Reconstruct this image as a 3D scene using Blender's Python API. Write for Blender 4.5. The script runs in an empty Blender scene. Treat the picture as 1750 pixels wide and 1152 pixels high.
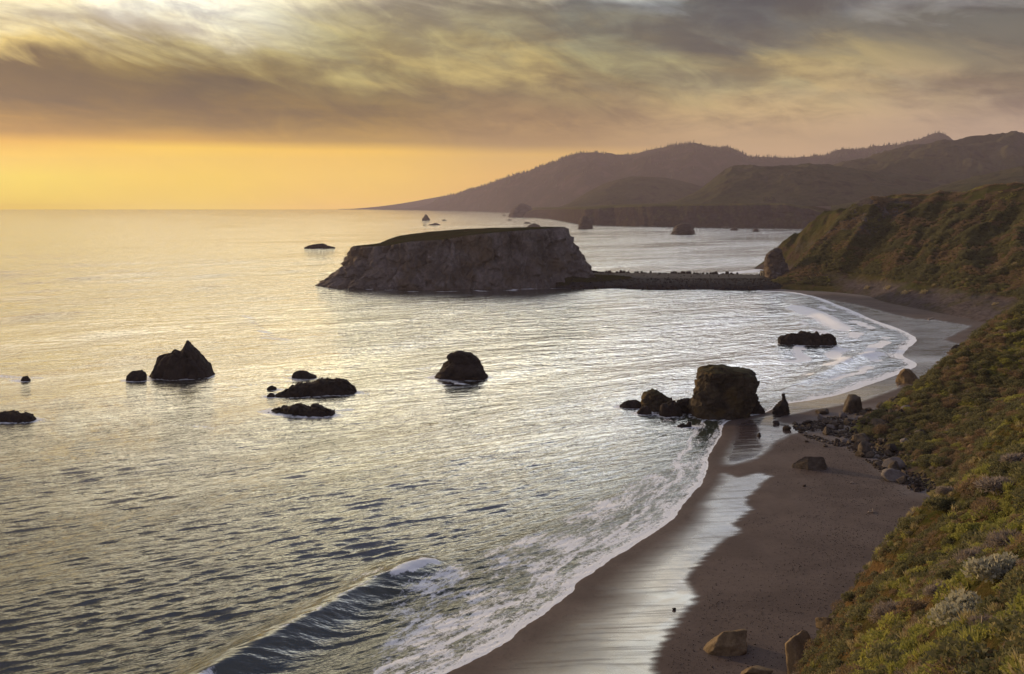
import bpy, math, random
import numpy as np
from mathutils import Vector

random.seed(7)
RNG = np.random.default_rng(11)
SC = bpy.context.scene
COL = SC.collection
R = math.radians

# ------------------------------------------------------------------ camera
EYE = 60.0          # metres above the sea
FOC = 1515.0        # focal length measured in photograph pixels
HOR = 350.0         # eye level in photograph pixels
cam_d = bpy.data.cameras.new('camera')
cam = bpy.data.objects.new('camera', cam_d)
COL.objects.link(cam)
cam.location = (0, 0, EYE)
cam.rotation_euler = (R(90), 0, 0)
cam_d.sensor_width = 36.0
cam_d.lens = FOC / 1750 * 36.0
cam_d.shift_y = -(576 - HOR) / 1750
cam_d.clip_start = 0.5
cam_d.clip_end = 60000
SC.camera = cam

# ------------------------------------------------------------------ colour, exposure
SC.view_settings.view_transform = 'Standard'
SC.view_settings.look = 'None'
SC.view_settings.exposure = 0.0
SC.view_settings.gamma = 1.0
SC.view_settings.use_curve_mapping = False
SC.render.engine = 'CYCLES'
SC.cycles.use_denoising = True
SC.cycles.max_bounces = 6
SC.cycles.volume_bounces = 1
SC.cycles.diffuse_bounces = 2
SC.cycles.glossy_bounces = 3
SC.cycles.sample_clamp_indirect = 4.0

def lin(c):
    out = []
    for v in c[:3]:
        v = v / 255.0
        out.append(v / 12.92 if v <= 0.04045 else ((v + 0.055) / 1.055) ** 2.4)
    return (out[0], out[1], out[2], 1.0)


class NT:
    """small helper for writing node trees"""
    def __init__(self, tree):
        self.t = tree
        for n in list(tree.nodes):
            tree.nodes.remove(n)

    def n(self, typ, **kw):
        nd = self.t.nodes.new(typ)
        for k, v in kw.items():
            setattr(nd, k, v)
        return nd

    def put(self, sock, v):
        if hasattr(v, 'is_output'):
            self.t.links.new(v, sock)
        else:
            sock.default_value = v

    def m(self, op, a, b=None, c=None, clamp=False):
        nd = self.n('ShaderNodeMath', operation=op, use_clamp=clamp)
        for i, v in enumerate((a, b, c)):
            if v is not None:
                self.put(nd.inputs[i], v)
        return nd.outputs[0]

    def vm(self, op, a, b=None):
        nd = self.n('ShaderNodeVectorMath', operation=op)
        self.put(nd.inputs[0], a)
        if b is not None:
            self.put(nd.inputs[1], b)
        return nd.outputs[0]

    def comb(self, x, y, z=0.0):
        nd = self.n('ShaderNodeCombineXYZ')
        for i, v in enumerate((x, y, z)):
            self.put(nd.inputs[i], v)
        return nd.outputs[0]

    def sep(self, v):
        nd = self.n('ShaderNodeSeparateXYZ')
        self.put(nd.inputs[0], v)
        return nd.outputs[0], nd.outputs[1], nd.outputs[2]

    def noise(self, vec, scale, detail=4.0, rough=0.55, dist=0.0, lac=2.0):
        nd = self.n('ShaderNodeTexNoise')
        self.put(nd.inputs['Vector'], vec)
        self.put(nd.inputs['Scale'], scale)
        nd.inputs['Detail'].default_value = detail
        nd.inputs['Roughness'].default_value = rough
        nd.inputs['Distortion'].default_value = dist
        nd.inputs['Lacunarity'].default_value = lac
        return nd.outputs[0]

    def voro(self, vec, scale, feature='F1', rand=1.0):
        nd = self.n('ShaderNodeTexVoronoi', feature=feature)
        self.put(nd.inputs['Vector'], vec)
        self.put(nd.inputs['Scale'], scale)
        nd.inputs['Randomness'].default_value = rand
        return nd

    def ss(self, v, a, b, lo=0.0, hi=1.0):
        nd = self.n('ShaderNodeMapRange', interpolation_type='SMOOTHSTEP')
        self.put(nd.inputs['Value'], v)
        self.put(nd.inputs['From Min'], a)
        self.put(nd.inputs['From Max'], b)
        nd.inputs['To Min'].default_value = lo
        nd.inputs['To Max'].default_value = hi
        return nd.outputs[0]

    def mix(self, f, a, b, blend='MIX'):
        nd = self.n('ShaderNodeMix', data_type='RGBA', blend_type=blend)
        self.put(nd.inputs[0], f)
        self.put(nd.inputs[6], a)
        self.put(nd.inputs[7], b)
        return nd.outputs[2]

    def fmix(self, f, a, b):
        nd = self.n('ShaderNodeMix', data_type='FLOAT')
        self.put(nd.inputs[0], f)
        self.put(nd.inputs[2], a)
        self.put(nd.inputs[3], b)
        return nd.outputs[0]

    def ramp(self, v, stops, interp='LINEAR'):
        nd = self.n('ShaderNodeValToRGB')
        cr = nd.color_ramp
        cr.interpolation = interp
        while len(cr.elements) < len(stops):
            cr.elements.new(0.5)
        for e, (p, c) in zip(cr.elements, stops):
            e.position = p
            e.color = c
        self.put(nd.inputs[0], v)
        return nd.outputs[0]

    def attr(self, name):
        nd = self.n('ShaderNodeAttribute', attribute_name=name)
        return nd.outputs['Fac']

    def bump(self, h, strength, dist, normal=None):
        nd = self.n('ShaderNodeBump')
        self.put(nd.inputs['Height'], h)
        self.put(nd.inputs['Strength'], strength)
        self.put(nd.inputs['Distance'], dist)
        if normal is not None:
            self.put(nd.inputs['Normal'], normal)
        return nd.outputs[0]


# ------------------------------------------------------------------ world: dusk sky with a cloud deck
SUN_AZ = -52.0      # degrees from the view axis, negative = left
SUN_EL = 8.0
world = bpy.data.worlds.new('World')
SC.world = world
world.use_nodes = True
W = NT(world.node_tree)
geo = W.n('ShaderNodeTexCoord')
dx, dy, dz = W.sep(geo.outputs['Generated'])
az = W.m('ARCTAN2', dx, dy)                     # radians, 0 = straight ahead
hyp = W.m('SQRT', W.m('ADD', W.m('MULTIPLY', dx, dx), W.m('MULTIPLY', dy, dy)))
el = W.m('DIVIDE', dz, W.m('MAXIMUM', hyp, 0.02))
# the cloud layer is a plane overhead: perspective gathers it towards the horizon
den = W.m('ADD', W.m('MAXIMUM', dz, 0.0), 0.10)
pl = W.comb(W.m('DIVIDE', dx, den), W.m('DIVIDE', dy, den), 0.0)
flat = W.comb(W.m('MULTIPLY', az, 2.2), W.m('MULTIPLY', el, 11.0), 0.0)
diag = W.comb(W.m('ADD', W.m('MULTIPLY', az, 3.0), W.m('MULTIPLY', el, 6.0)),
              W.m('ADD', W.m('MULTIPLY', el, 16.0), W.m('MULTIPLY', az, 2.2)), 3.1)
n_warp = W.noise(flat, 1.3, 4.0, 0.55, 0.3)
n_pl = W.noise(pl, 0.95, 7.0, 0.58, 0.5)
n_fl = W.noise(W.vm('ADD', flat, (5.3, 1.7, 0.4)), 1.5, 7.0, 0.6, 0.5)
n_dg = W.noise(diag, 1.05, 7.0, 0.6, 0.9)
fine = W.comb(W.m('ADD', W.m('MULTIPLY', az, 18.0), W.m('MULTIPLY', el, 10.0)), W.m('ADD', W.m('MULTIPLY', el, 36.0), W.m('MULTIPLY', az, 2.5)), 2.4)
n_fine = W.noise(fine, 1.0, 7.0, 0.64, 0.8)
# wavy bands: the elevation looked up in the colour table is disturbed by noise, less near the horizon
amp = W.ss(el, 0.055, 0.12, 0.005, 0.050)
el2 = W.m('ADD', el, W.m('MULTIPLY', W.m('SUBTRACT', W.m('ADD', W.m('MULTIPLY', n_warp, 0.6), W.m('MULTIPLY', n_dg, 0.4)), 0.5), amp))
puff0 = W.comb(W.m('ADD', W.m('MULTIPLY', az, 6.6), W.m('MULTIPLY', el, 9.0)), W.m('ADD', W.m('MULTIPLY', el, 13.0), W.m('MULTIPLY', az, 1.2)), 1.2)
n_puff = W.noise(puff0, 1.5, 7.0, 0.56, 0.7)
el2 = W.m('ADD', el2, W.m('MULTIPLY', W.m('SUBTRACT', n_puff, 0.5), W.m('MULTIPLY', W.ss(el, 0.08, 0.14, 0.0, 0.105), W.ss(el, 0.25, 0.17, 0.25, 1.0))))
key = W.m('SQRT', W.m('MAXIMUM', W.m('MINIMUM', el2, 1.0), 0.0))

def el_of(px, py):
    a = math.atan((px - 875) / FOC)
    return math.sqrt(max(0.0, (HOR - py) / FOC * math.cos(a)))

HAZE_D = 5.6e-5
HAZE_TINT = np.array([(0, .62, .385, .32), (450, .56, .355, .30), (875, .50, .325, .28), (1200, .45, .295, .26), (1600, .40, .26, .235)])
SKY_GAIN = 2.5
def beyond_haze(c, py, px=1300):
    """the colour of the sky itself, behind the air that veils it near the horizon"""
    v = max((HOR - py) / FOC, 0.002)
    T = max(0.36, math.exp(-HAZE_D * min(12500.0, 660.0 / v)))
    l = lin(c)
    tint = [float(np.interp(px, HAZE_TINT[:, 0], HAZE_TINT[:, k])) for k in (1, 2, 3)]
    # above the frame the veiled deck is brighter, as the pale sea and the clipped cloud at the top edge show
    up = 1.0 + float(np.interp(px, [0, 600, 1300, 1750, 3000], [0.9, 2.7, 5.2, 4.2, 0.5])) * min(1, max(0, (-py - 110) / 120.0)) * (1 - min(1, max(0, (-py - 330) / 500.0)))
    l = tuple(x * up for x in l[:3])
    return tuple(max(0.0, (l[k] - tint[k] * (1 - T)) / T) / SKY_GAIN for k in range(3)) + (1.0,)

# colour seen in the sky by azimuth column (photo column, list of (row, colour)); last entries go on overhead
COLS = [
    (-700, [(350, (244, 206, 104)), (300, (255, 224, 96)), (262, (255, 206, 70)), (235, (236, 186, 84)), (205, (166, 134, 80)), (150, (150, 124, 80)), (95, (200, 172, 110)), (40, (246, 230, 190)), (-230, (255, 246, 220)), (-330, (250, 234, 190)), (-620, (206, 190, 160)), (-1400, (142, 139, 152))]),
    (0, [(350, (240, 200, 108)), (300, (254, 220, 84)), (262, (255, 206, 62)), (240, (240, 184, 80)), (222, (186, 140, 74)), (200, (176, 134, 66)), (172, (122, 96, 58)), (112, (118, 92, 60)), (72, (214, 186, 124)), (20, (236, 222, 186)), (-230, (255, 246, 222)), (-330, (250, 234, 190)), (-620, (206, 190, 160)), (-1400, (142, 139, 152))]),
    (300, [(350, (246, 206, 126)), (300, (250, 208, 112)), (252, (252, 204, 92)), (238, (214, 164, 84)), (215, (158, 124, 76)), (160, (124, 99, 68)), (118, (140, 116, 78)), (75, (200, 182, 132)), (50, (244, 232, 200)), (10, (255, 252, 236)), (-230, (255, 244, 222)), (-330, (250, 236, 196)), (-620, (206, 192, 164)), (-1400, (142, 139, 152))]),
    (600, [(350, (244, 196, 130)), (300, (246, 200, 118)), (258, (246, 196, 106)), (242, (190, 150, 100)), (200, (150, 120, 86)), (150, (138, 114, 84)), (110, (178, 156, 106)), (60, (188, 172, 124)), (15, (176, 164, 138)), (-230, (252, 238, 198)), (-330, (250, 240, 212)), (-620, (204, 196, 178)), (-1400, (148, 147, 166))]),
    (900, [(350, (232, 184, 132)), (300, (232, 184, 122)), (264, (222, 178, 118)), (248, (182, 146, 112)), (200, (156, 126, 100)), (158, (146, 122, 96)), (100, (184, 162, 112)), (50, (160, 146, 114)), (10, (134, 124, 108)), (-230, (230, 216, 186)), (-330, (250, 242, 220)), (-620, (202, 197, 186)), (-1400, (148, 147, 166))]),
    (1300, [(350, (212, 172, 138)), (300, (208, 170, 136)), (260, (198, 164, 134)), (215, (184, 154, 126)), (160, (180, 156, 118)), (110, (170, 148, 108)), (60, (122, 110, 98)), (10, (112, 103, 95)), (-230, (186, 178, 168)), (-330, (236, 230, 216)), (-620, (194, 190, 186)), (-1400, (148, 148, 170))]),
    (1750, [(350, (196, 166, 142)), (240, (190, 160, 140)), (200, (172, 146, 130)), (150, (160, 138, 116)), (110, (138, 122, 104)), (60, (112, 102, 94)), (10, (106, 98, 92)), (-230, (156, 151, 148)), (-330, (206, 202, 198)), (-620, (182, 180, 184)), (-1400, (148, 149, 172))]),
    (6000, [(350, (150, 140, 144)), (-300, (132, 130, 138)), (-1400, (156, 153, 164))]),
]
cur = None
for i, (px, st) in enumerate(COLS):
    a = math.atan((px - 875) / FOC)
    pa = 875 + FOC * math.tan(max(-0.62, min(0.62, a)))
    c = W.ramp(key, [(el_of(pa, py), beyond_haze(c, py, px)) for py, c in st])
    if cur is None:
        cur = c
    else:
        a0 = math.atan((COLS[i - 1][0] - 875) / FOC)
        cur = W.mix(W.ss(az, a0, a), cur, c)
# far to the left, past the sun, the sky falls back to the same mauve as on the right
back = W.ramp(key, [(0.0, beyond_haze((190, 165, 150), 350)), (0.4, beyond_haze((158, 150, 164), 100)), (1.0, beyond_haze((160, 164, 198), -1400))])
cur = W.mix(W.ss(az, R(-72), R(-125)), cur, back)
# light and dark cloud structure, absent in the clear strip under the deck
cover = W.ss(el, 0.062, 0.10)
cl = W.m('ADD', W.m('ADD', W.m('MULTIPLY', n_pl, 0.42), W.m('MULTIPLY', n_fl, 0.30)), W.m('ADD', W.m('MULTIPLY', n_dg, 0.20), W.m('MULTIPLY', n_fine, 0.24)))
cl = W.ss(cl, 0.475, 0.675)
tone = W.mix(cl, (0.58, 0.55, 0.58, 1), (1.42, 1.40, 1.26, 1))
low = W.mix(W.m('MULTIPLY', W.ss(n_fine, 0.35, 0.7), 0.5), (0.98, 0.98, 0.98, 1), (1.05, 1.04, 1.02, 1))
tone = W.mix(cover, low, tone)
puff = W.comb(W.m('ADD', W.m('MULTIPLY', az, 6.5), W.m('MULTIPLY', el, 6.0)), W.m('ADD', W.m('MULTIPLY', el, 15.0), W.m('MULTIPLY', az, 0.9)), 6.2)
wisp = W.ss(W.noise(puff, 1.25, 7.0, 0.52, 0.55), 0.42, 0.72)
win = W.m('MULTIPLY', W.m('MULTIPLY', W.ss(el, 0.085, 0.115), W.ss(el, 0.21, 0.15)), W.ss(az, R(26), R(-4)))
tone = W.mix(W.m('MULTIPLY', wisp, win), tone, W.mix(1.0, tone, (0.40, 0.37, 0.36, 1), 'MULTIPLY'))
hue = W.m('MULTIPLY', W.ss(W.noise(W.vm('ADD', puff, (9.0, 2.0, 1.0)), 0.9, 5.0, 0.55, 0.4), 0.46, 0.66), W.m('MULTIPLY', W.ss(el, 0.09, 0.14), W.ss(az, R(-24), R(4))))
tone = W.mix(hue, tone, W.mix(1.0, tone, (0.80, 0.93, 1.16, 1), 'MULTIPLY'))
clouds = W.mix(1.0, cur, tone, 'MULTIPLY')
nish = W.n('ShaderNodeTexSky', sky_type='NISHITA')
nish.sun_disc = False
nish.sun_elevation = R(SUN_EL)
nish.sun_rotation = R(SUN_AZ)
nish.air_density = 1.0
nish.dust_density = 2.0
nish_c = W.mix(1.0, nish.outputs[0], (0.05, 0.05, 0.05, 1), 'MULTIPLY')
cool = W.m('MULTIPLY', W.ss(el, 0.13, 0.22), W.ss(az, R(-6), R(18)))
clouds = W.mix(cool, clouds, W.mix(1.0, clouds, (0.86, 0.93, 1.05, 1), 'MULTIPLY'))
sky_c = W.mix(0.06, clouds, nish_c)
bg = W.n('ShaderNodeBackground')
W.put(bg.inputs['Color'], sky_c)
bg.inputs['Strength'].default_value = SKY_GAIN
wo = W.n('ShaderNodeOutputWorld')
W.t.links.new(bg.outputs[0], wo.inputs[0])

# ------------------------------------------------------------------ sun: low, veiled, off the left edge
sun_d = bpy.data.lights.new('sun', 'SUN')
sun_d.energy = 4.6
sun_d.angle = R(1.5)
sun_d.color = (1.0, 0.70, 0.37)
sun = bpy.data.objects.new('sun', sun_d)
COL.objects.link(sun)
sd_ = Vector((math.sin(R(SUN_AZ)) * math.cos(R(SUN_EL)), math.cos(R(SUN_AZ)) * math.cos(R(SUN_EL)), math.sin(R(SUN_EL))))
sun.rotation_euler = sd_.to_track_quat('Z', 'Y').to_euler()

# ================================================================== helpers
def at(px, py, z=0.0):
    """point on the level z that the photograph shows at pixel px, py"""
    Y = (EYE - z) * FOC / (py - HOR)
    return np.array([(px - 875) * Y / FOC, Y, z])

def atd(px, py, Y):
    return np.array([(px - 875) * Y / FOC, Y, EYE - (py - HOR) * Y / FOC])

_P = np.random.default_rng(5).permutation(256)
_P = np.concatenate([_P, _P, _P])
_G = np.random.default_rng(6).normal(size=(256, 3))
_G /= np.linalg.norm(_G, axis=1, keepdims=True)

def perlin(p):
    p = np.asarray(p, dtype=np.float64)
    i = np.floor(p).astype(np.int64)
    f = p - i
    i &= 255
    w = f * f * f * (f * (f * 6 - 15) + 10)
    res = 0
    for a in (0, 1):
        wx = w[:, 0] if a else 1 - w[:, 0]
        ha = _P[i[:, 0] + a]
        for b in (0, 1):
            wy = w[:, 1] if b else 1 - w[:, 1]
            hb = _P[ha + i[:, 1] + b]
            for c in (0, 1):
                wz = w[:, 2] if c else 1 - w[:, 2]
                h = _P[hb + i[:, 2] + c] & 255
                g = _G[h]
                res = res + wx * wy * wz * (g[:, 0] * (f[:, 0] - a) + g[:, 1] * (f[:, 1] - b) + g[:, 2] * (f[:, 2] - c))
    return res * 1.5

def fbm(p, oct=4, gain=0.5, lac=2.03, ridged=False):
    p = np.asarray(p, dtype=np.float64)
    r, a, tot = 0, 1.0, 0
    for k in range(oct):
        n = perlin(p + 17.3 * k)
        if ridged:
            n = 1 - 2 * np.abs(n)
        r = r + a * n
        tot += a
        a *= gain
        p = p * lac
    return r / tot

def worley(p, facets=False):
    """cell distance F1, F2 and a random value per nearest cell"""
    p = np.asarray(p, dtype=np.float64)
    i = np.floor(p).astype(np.int64)
    f1 = np.full(len(p), 9.0); f2 = f1.copy(); idv = np.zeros(len(p)); tilt = np.zeros(len(p))
    for a in (-1, 0, 1):
        for b in (-1, 0, 1):
            for c in (-1, 0, 1):
                q = i + (a, b, c)
                h = _P[_P[_P[q[:, 0] & 255] + (q[:, 1] & 255)] + (q[:, 2] & 255)] & 255
                o = _G[h] * 0.42 + 0.5
                d = np.linalg.norm(q + o - p, axis=1)
                near = d < f1
                f2 = np.where(near, f1, np.minimum(f2, d))
                idv = np.where(near, h / 255.0, idv)
                tilt = np.where(near, ((q + o - p) * _G[(h * 7 + 13) & 255]).sum(1), tilt)
                f1 = np.where(near, d, f1)
    return (f1, f2, idv, tilt) if facets else (f1, f2, idv)

def sstep(x, a, b):
    t = np.clip((x - a) / (b - a), 0, 1)
    return t * t * (3 - 2 * t)

def xy0(x, y, s=1.0, z=0.0):
    return np.stack([x * s, y * s, np.full_like(x, z)], 1)

def tps_fit(pts, reg=0.02):
    P = np.array(pts, float)
    n = len(P); S = 100.0
    A = P[:, :2] / S
    d = np.linalg.norm(A[:, None] - A[None], axis=2)
    K = np.where(d > 0, d * d * np.log(d + 1e-12), 0) + reg * np.eye(n) * 0.05
    M = np.zeros((n + 3, n + 3)); M[:n, :n] = K
    M[:n, n] = 1; M[:n, n + 1:] = A; M[n, :n] = 1; M[n + 1:, :n] = A.T
    w = np.linalg.solve(M, np.concatenate([P[:, 2], [0, 0, 0]]))
    def ev(x, y):
        out = np.zeros(len(x))
        for s in range(0, len(x), 40000):
            q = np.stack([x[s:s + 40000], y[s:s + 40000]], 1) / S
            dd = np.linalg.norm(q[:, None] - A[None], axis=2)
            out[s:s + 40000] = (dd * dd * np.log(dd + 1e-12)) @ w[:n] + w[n] + q @ w[n + 1:]
        return out
    return ev

def seg_dist(x, y, poly, closed=False):
    poly = np.asarray(poly)[:, :2]
    best = np.full(len(x), 1e18)
    tb = np.zeros(len(x))
    n = len(poly)
    for k in range(n if closed else n - 1):
        a = poly[k]; b = poly[(k + 1) % n]
        ab = b - a
        L = ab @ ab + 1e-12
        t = np.clip(((x - a[0]) * ab[0] + (y - a[1]) * ab[1]) / L, 0, 1)
        d = (x - a[0] - t * ab[0]) ** 2 + (y - a[1] - t * ab[1]) ** 2
        nn = d < best
        best = np.where(nn, d, best)
        tb = np.where(nn, k + t, tb)
    return np.sqrt(best), tb

def inside(x, y, poly):
    poly = np.asarray(poly)[:, :2]
    res = np.zeros(len(x), bool)
    n = len(poly)
    for k in range(n):
        x1, y1 = poly[k]; x2, y2 = poly[(k + 1) % n]
        if y1 == y2:
            continue
        c = ((y1 > y) != (y2 > y)) & (x < (x2 - x1) * (y - y1) / (y2 - y1) + x1)
        res ^= c
    return res

def signed(x, y, poly):
    d, _ = seg_dist(x, y, poly, True)
    return np.where(inside(x, y, poly), d, -d)

def smooth_line(pts, n=6):
    """Catmull-Rom through points"""
    P = np.array(pts, float)
    P = np.vstack([2 * P[0] - P[1], P, 2 * P[-1] - P[-2]])
    out = []
    for k in range(1, len(P) - 2):
        for t in np.linspace(0, 1, n, endpoint=False):
            a, b, c, d = P[k - 1], P[k], P[k + 1], P[k + 2]
            out.append(0.5 * (2 * b + (c - a) * t + (2 * a - 5 * b + 4 * c - d) * t * t + (3 * b - a - 3 * c + d) * t ** 3))
    out.append(P[-2])
    return np.array(out)

def mesh_obj(name, V, F, mats, smooth=True, parent=None, attrs=None, mat_idx=None):
    me = bpy.data.meshes.new(name)
    V = np.ascontiguousarray(V, np.float32)
    F = np.ascontiguousarray(F, np.int32)
    k = F.shape[1]
    me.vertices.add(len(V)); me.vertices.foreach_set('co', V.ravel())
    me.loops.add(F.size); me.loops.foreach_set('vertex_index', F.ravel())
    me.polygons.add(len(F))
    me.polygons.foreach_set('loop_start', np.arange(0, F.size, k, dtype=np.int32))
    me.polygons.foreach_set('loop_total', np.full(len(F), k, np.int32))
    if mat_idx is not None:
        me.polygons.foreach_set('material_index', np.asarray(mat_idx, np.int32))
    me.update(calc_edges=True)
    me.polygons.foreach_set('use_smooth', np.full(len(F), smooth, bool))
    for m in (mats if isinstance(mats, (list, tuple)) else [mats]):
        me.materials.append(m)
    for an, av in (attrs or {}).items():
        a = me.attributes.new(an, 'FLOAT', 'POINT')
        a.data.foreach_set('value', np.ascontiguousarray(av, np.float32))
    o = bpy.data.objects.new(name, me)
    COL.objects.link(o)
    if parent is not None:
        o.parent = parent
    return o

def grid_faces(nr, nc, keep=None, wrap=False):
    r = np.arange(nr - 1)[:, None]; c = np.arange(nc if wrap else nc - 1)[None]
    c2 = (c + 1) % nc
    F = np.stack([r * nc + c, r * nc + c2, (r + 1) * nc + c2, (r + 1) * nc + c], -1).reshape(-1, 4)
    if keep is not None:
        F = F[keep[F].any(1)]
    return F

def compact(V, F, attrs=None):
    used = np.unique(F)
    mp = np.full(len(V), -1); mp[used] = np.arange(len(used))
    return V[used], mp[F], {k: v[used] for k, v in (attrs or {}).items()}

def tag(o, label=None, cat=None, group=None, kind=None):
    if label: o['label'] = label
    if cat: o['category'] = cat
    if group: o['group'] = group
    if kind: o['kind'] = kind
    return o

def empty(name, loc, label, cat, group=None):
    o = bpy.data.objects.new(name, None)
    COL.objects.link(o)
    o.location = loc
    o.empty_display_size = 0.5
    return tag(o, label, cat, group)

def mat_new(name):
    m = bpy.data.materials.new(name)
    m.use_nodes = True
    t = NT(m.node_tree)
    p = t.n('ShaderNodeBsdfPrincipled')
    o = t.n('ShaderNodeOutputMaterial')
    t.t.links.new(p.outputs[0], o.inputs[0])
    return m, t, p, o

def pos(t):
    return t.n('ShaderNodeNewGeometry').outputs['Position']

def nrm_z(t):
    return t.sep(t.n('ShaderNodeNewGeometry').outputs['Normal'])[2]

# ================================================================== materials
def rock_mat(name, a, b, pale, scale=0.25, pale_amt=0.35, bump=0.6, warm=None, moss=None):
    m, t, p, _ = mat_new(name)
    g = pos(t)
    n1 = t.noise(g, scale, 6, 0.6, 0.4)
    n2 = t.noise(t.vm('MULTIPLY', g, (1, 1, 0.35)), scale * 2.6, 7, 0.65, 0.8)
    n3 = t.noise(g, scale * 9, 5, 0.65)
    c = t.mix(t.ss(n1, 0.35, 0.65), a, b)
    c = t.mix(t.m('MULTIPLY', t.ss(n2, 0.55, 0.75), pale_amt), c, pale)
    c = t.mix(t.ss(n3, 0.3, 0.75, 0.0, 0.5), c, t.mix(1.0, c, (0.35, 0.34, 0.34, 1), 'MULTIPLY'))
    if warm is not None:
        c = t.mix(t.m('MULTIPLY', t.ss(t.noise(g, scale * 0.7, 3), 0.5, 0.66), 0.6), c, warm)
    if moss is not None:
        up = t.ss(t.m('ADD', nrm_z(t), t.m('MULTIPLY', t.m('SUBTRACT', n1, 0.5), 0.8)), 0.55, 0.85)
        c = t.mix(t.m('MULTIPLY', up, 0.8), c, moss)
    t.put(p.inputs['Base Color'], c)
    p.inputs['Roughness'].default_value = 0.9
    p.inputs['Specular IOR Level'].default_value = 0.08
    h = t.m('ADD', t.m('MULTIPLY', n2, 0.6), t.m('MULTIPLY', n3, 0.4))
    t.put(p.inputs['Normal'], t.bump(h, bump, 0.25 / max(scale, 0.05) * 0.25))
    return m

M_SEA_ROCK = rock_mat('dark wet sea rock', (0.022, 0.018, 0.018, 1), (0.044, 0.034, 0.032, 1), (0.081, 0.072, 0.070, 1), 0.35, 0.3)
M_BIG_ROCK = rock_mat('brown sea rock', (0.035, 0.028, 0.023, 1), (0.073, 0.058, 0.042, 1), (0.130, 0.103, 0.073, 1), 0.22, 0.45, 0.7, warm=(0.113, 0.078, 0.035, 1), moss=(0.043, 0.038, 0.017, 1))
M_GOAT = rock_mat('layered cliff rock', (0.082, 0.066, 0.060, 1), (0.159, 0.131, 0.122, 1), (0.309, 0.276, 0.273, 1), 0.06, 0.7, 1.0, warm=(0.112, 0.078, 0.049, 1))
M_BOULDER = rock_mat('beach boulder rock', (0.060, 0.048, 0.039, 1), (0.107, 0.086, 0.071, 1), (0.178, 0.155, 0.137, 1), 0.6, 0.4, 0.5)
M_PALE_ROCK = rock_mat('pale beach rock', (0.120, 0.102, 0.102, 1), (0.180, 0.162, 0.162, 1), (0.252, 0.228, 0.222, 1), 0.6, 0.5, 0.5)
M_TAN_ROCK = rock_mat('tan beach rock', (0.120, 0.086, 0.053, 1), (0.195, 0.143, 0.090, 1), (0.285, 0.225, 0.150, 1), 0.6, 0.5, 0.5)
M_FAR_ROCK = rock_mat('far sea rock', (0.049, 0.038, 0.036, 1), (0.084, 0.070, 0.063, 1), (0.175, 0.147, 0.133, 1), 0.05, 0.4, 0.5)

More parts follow.
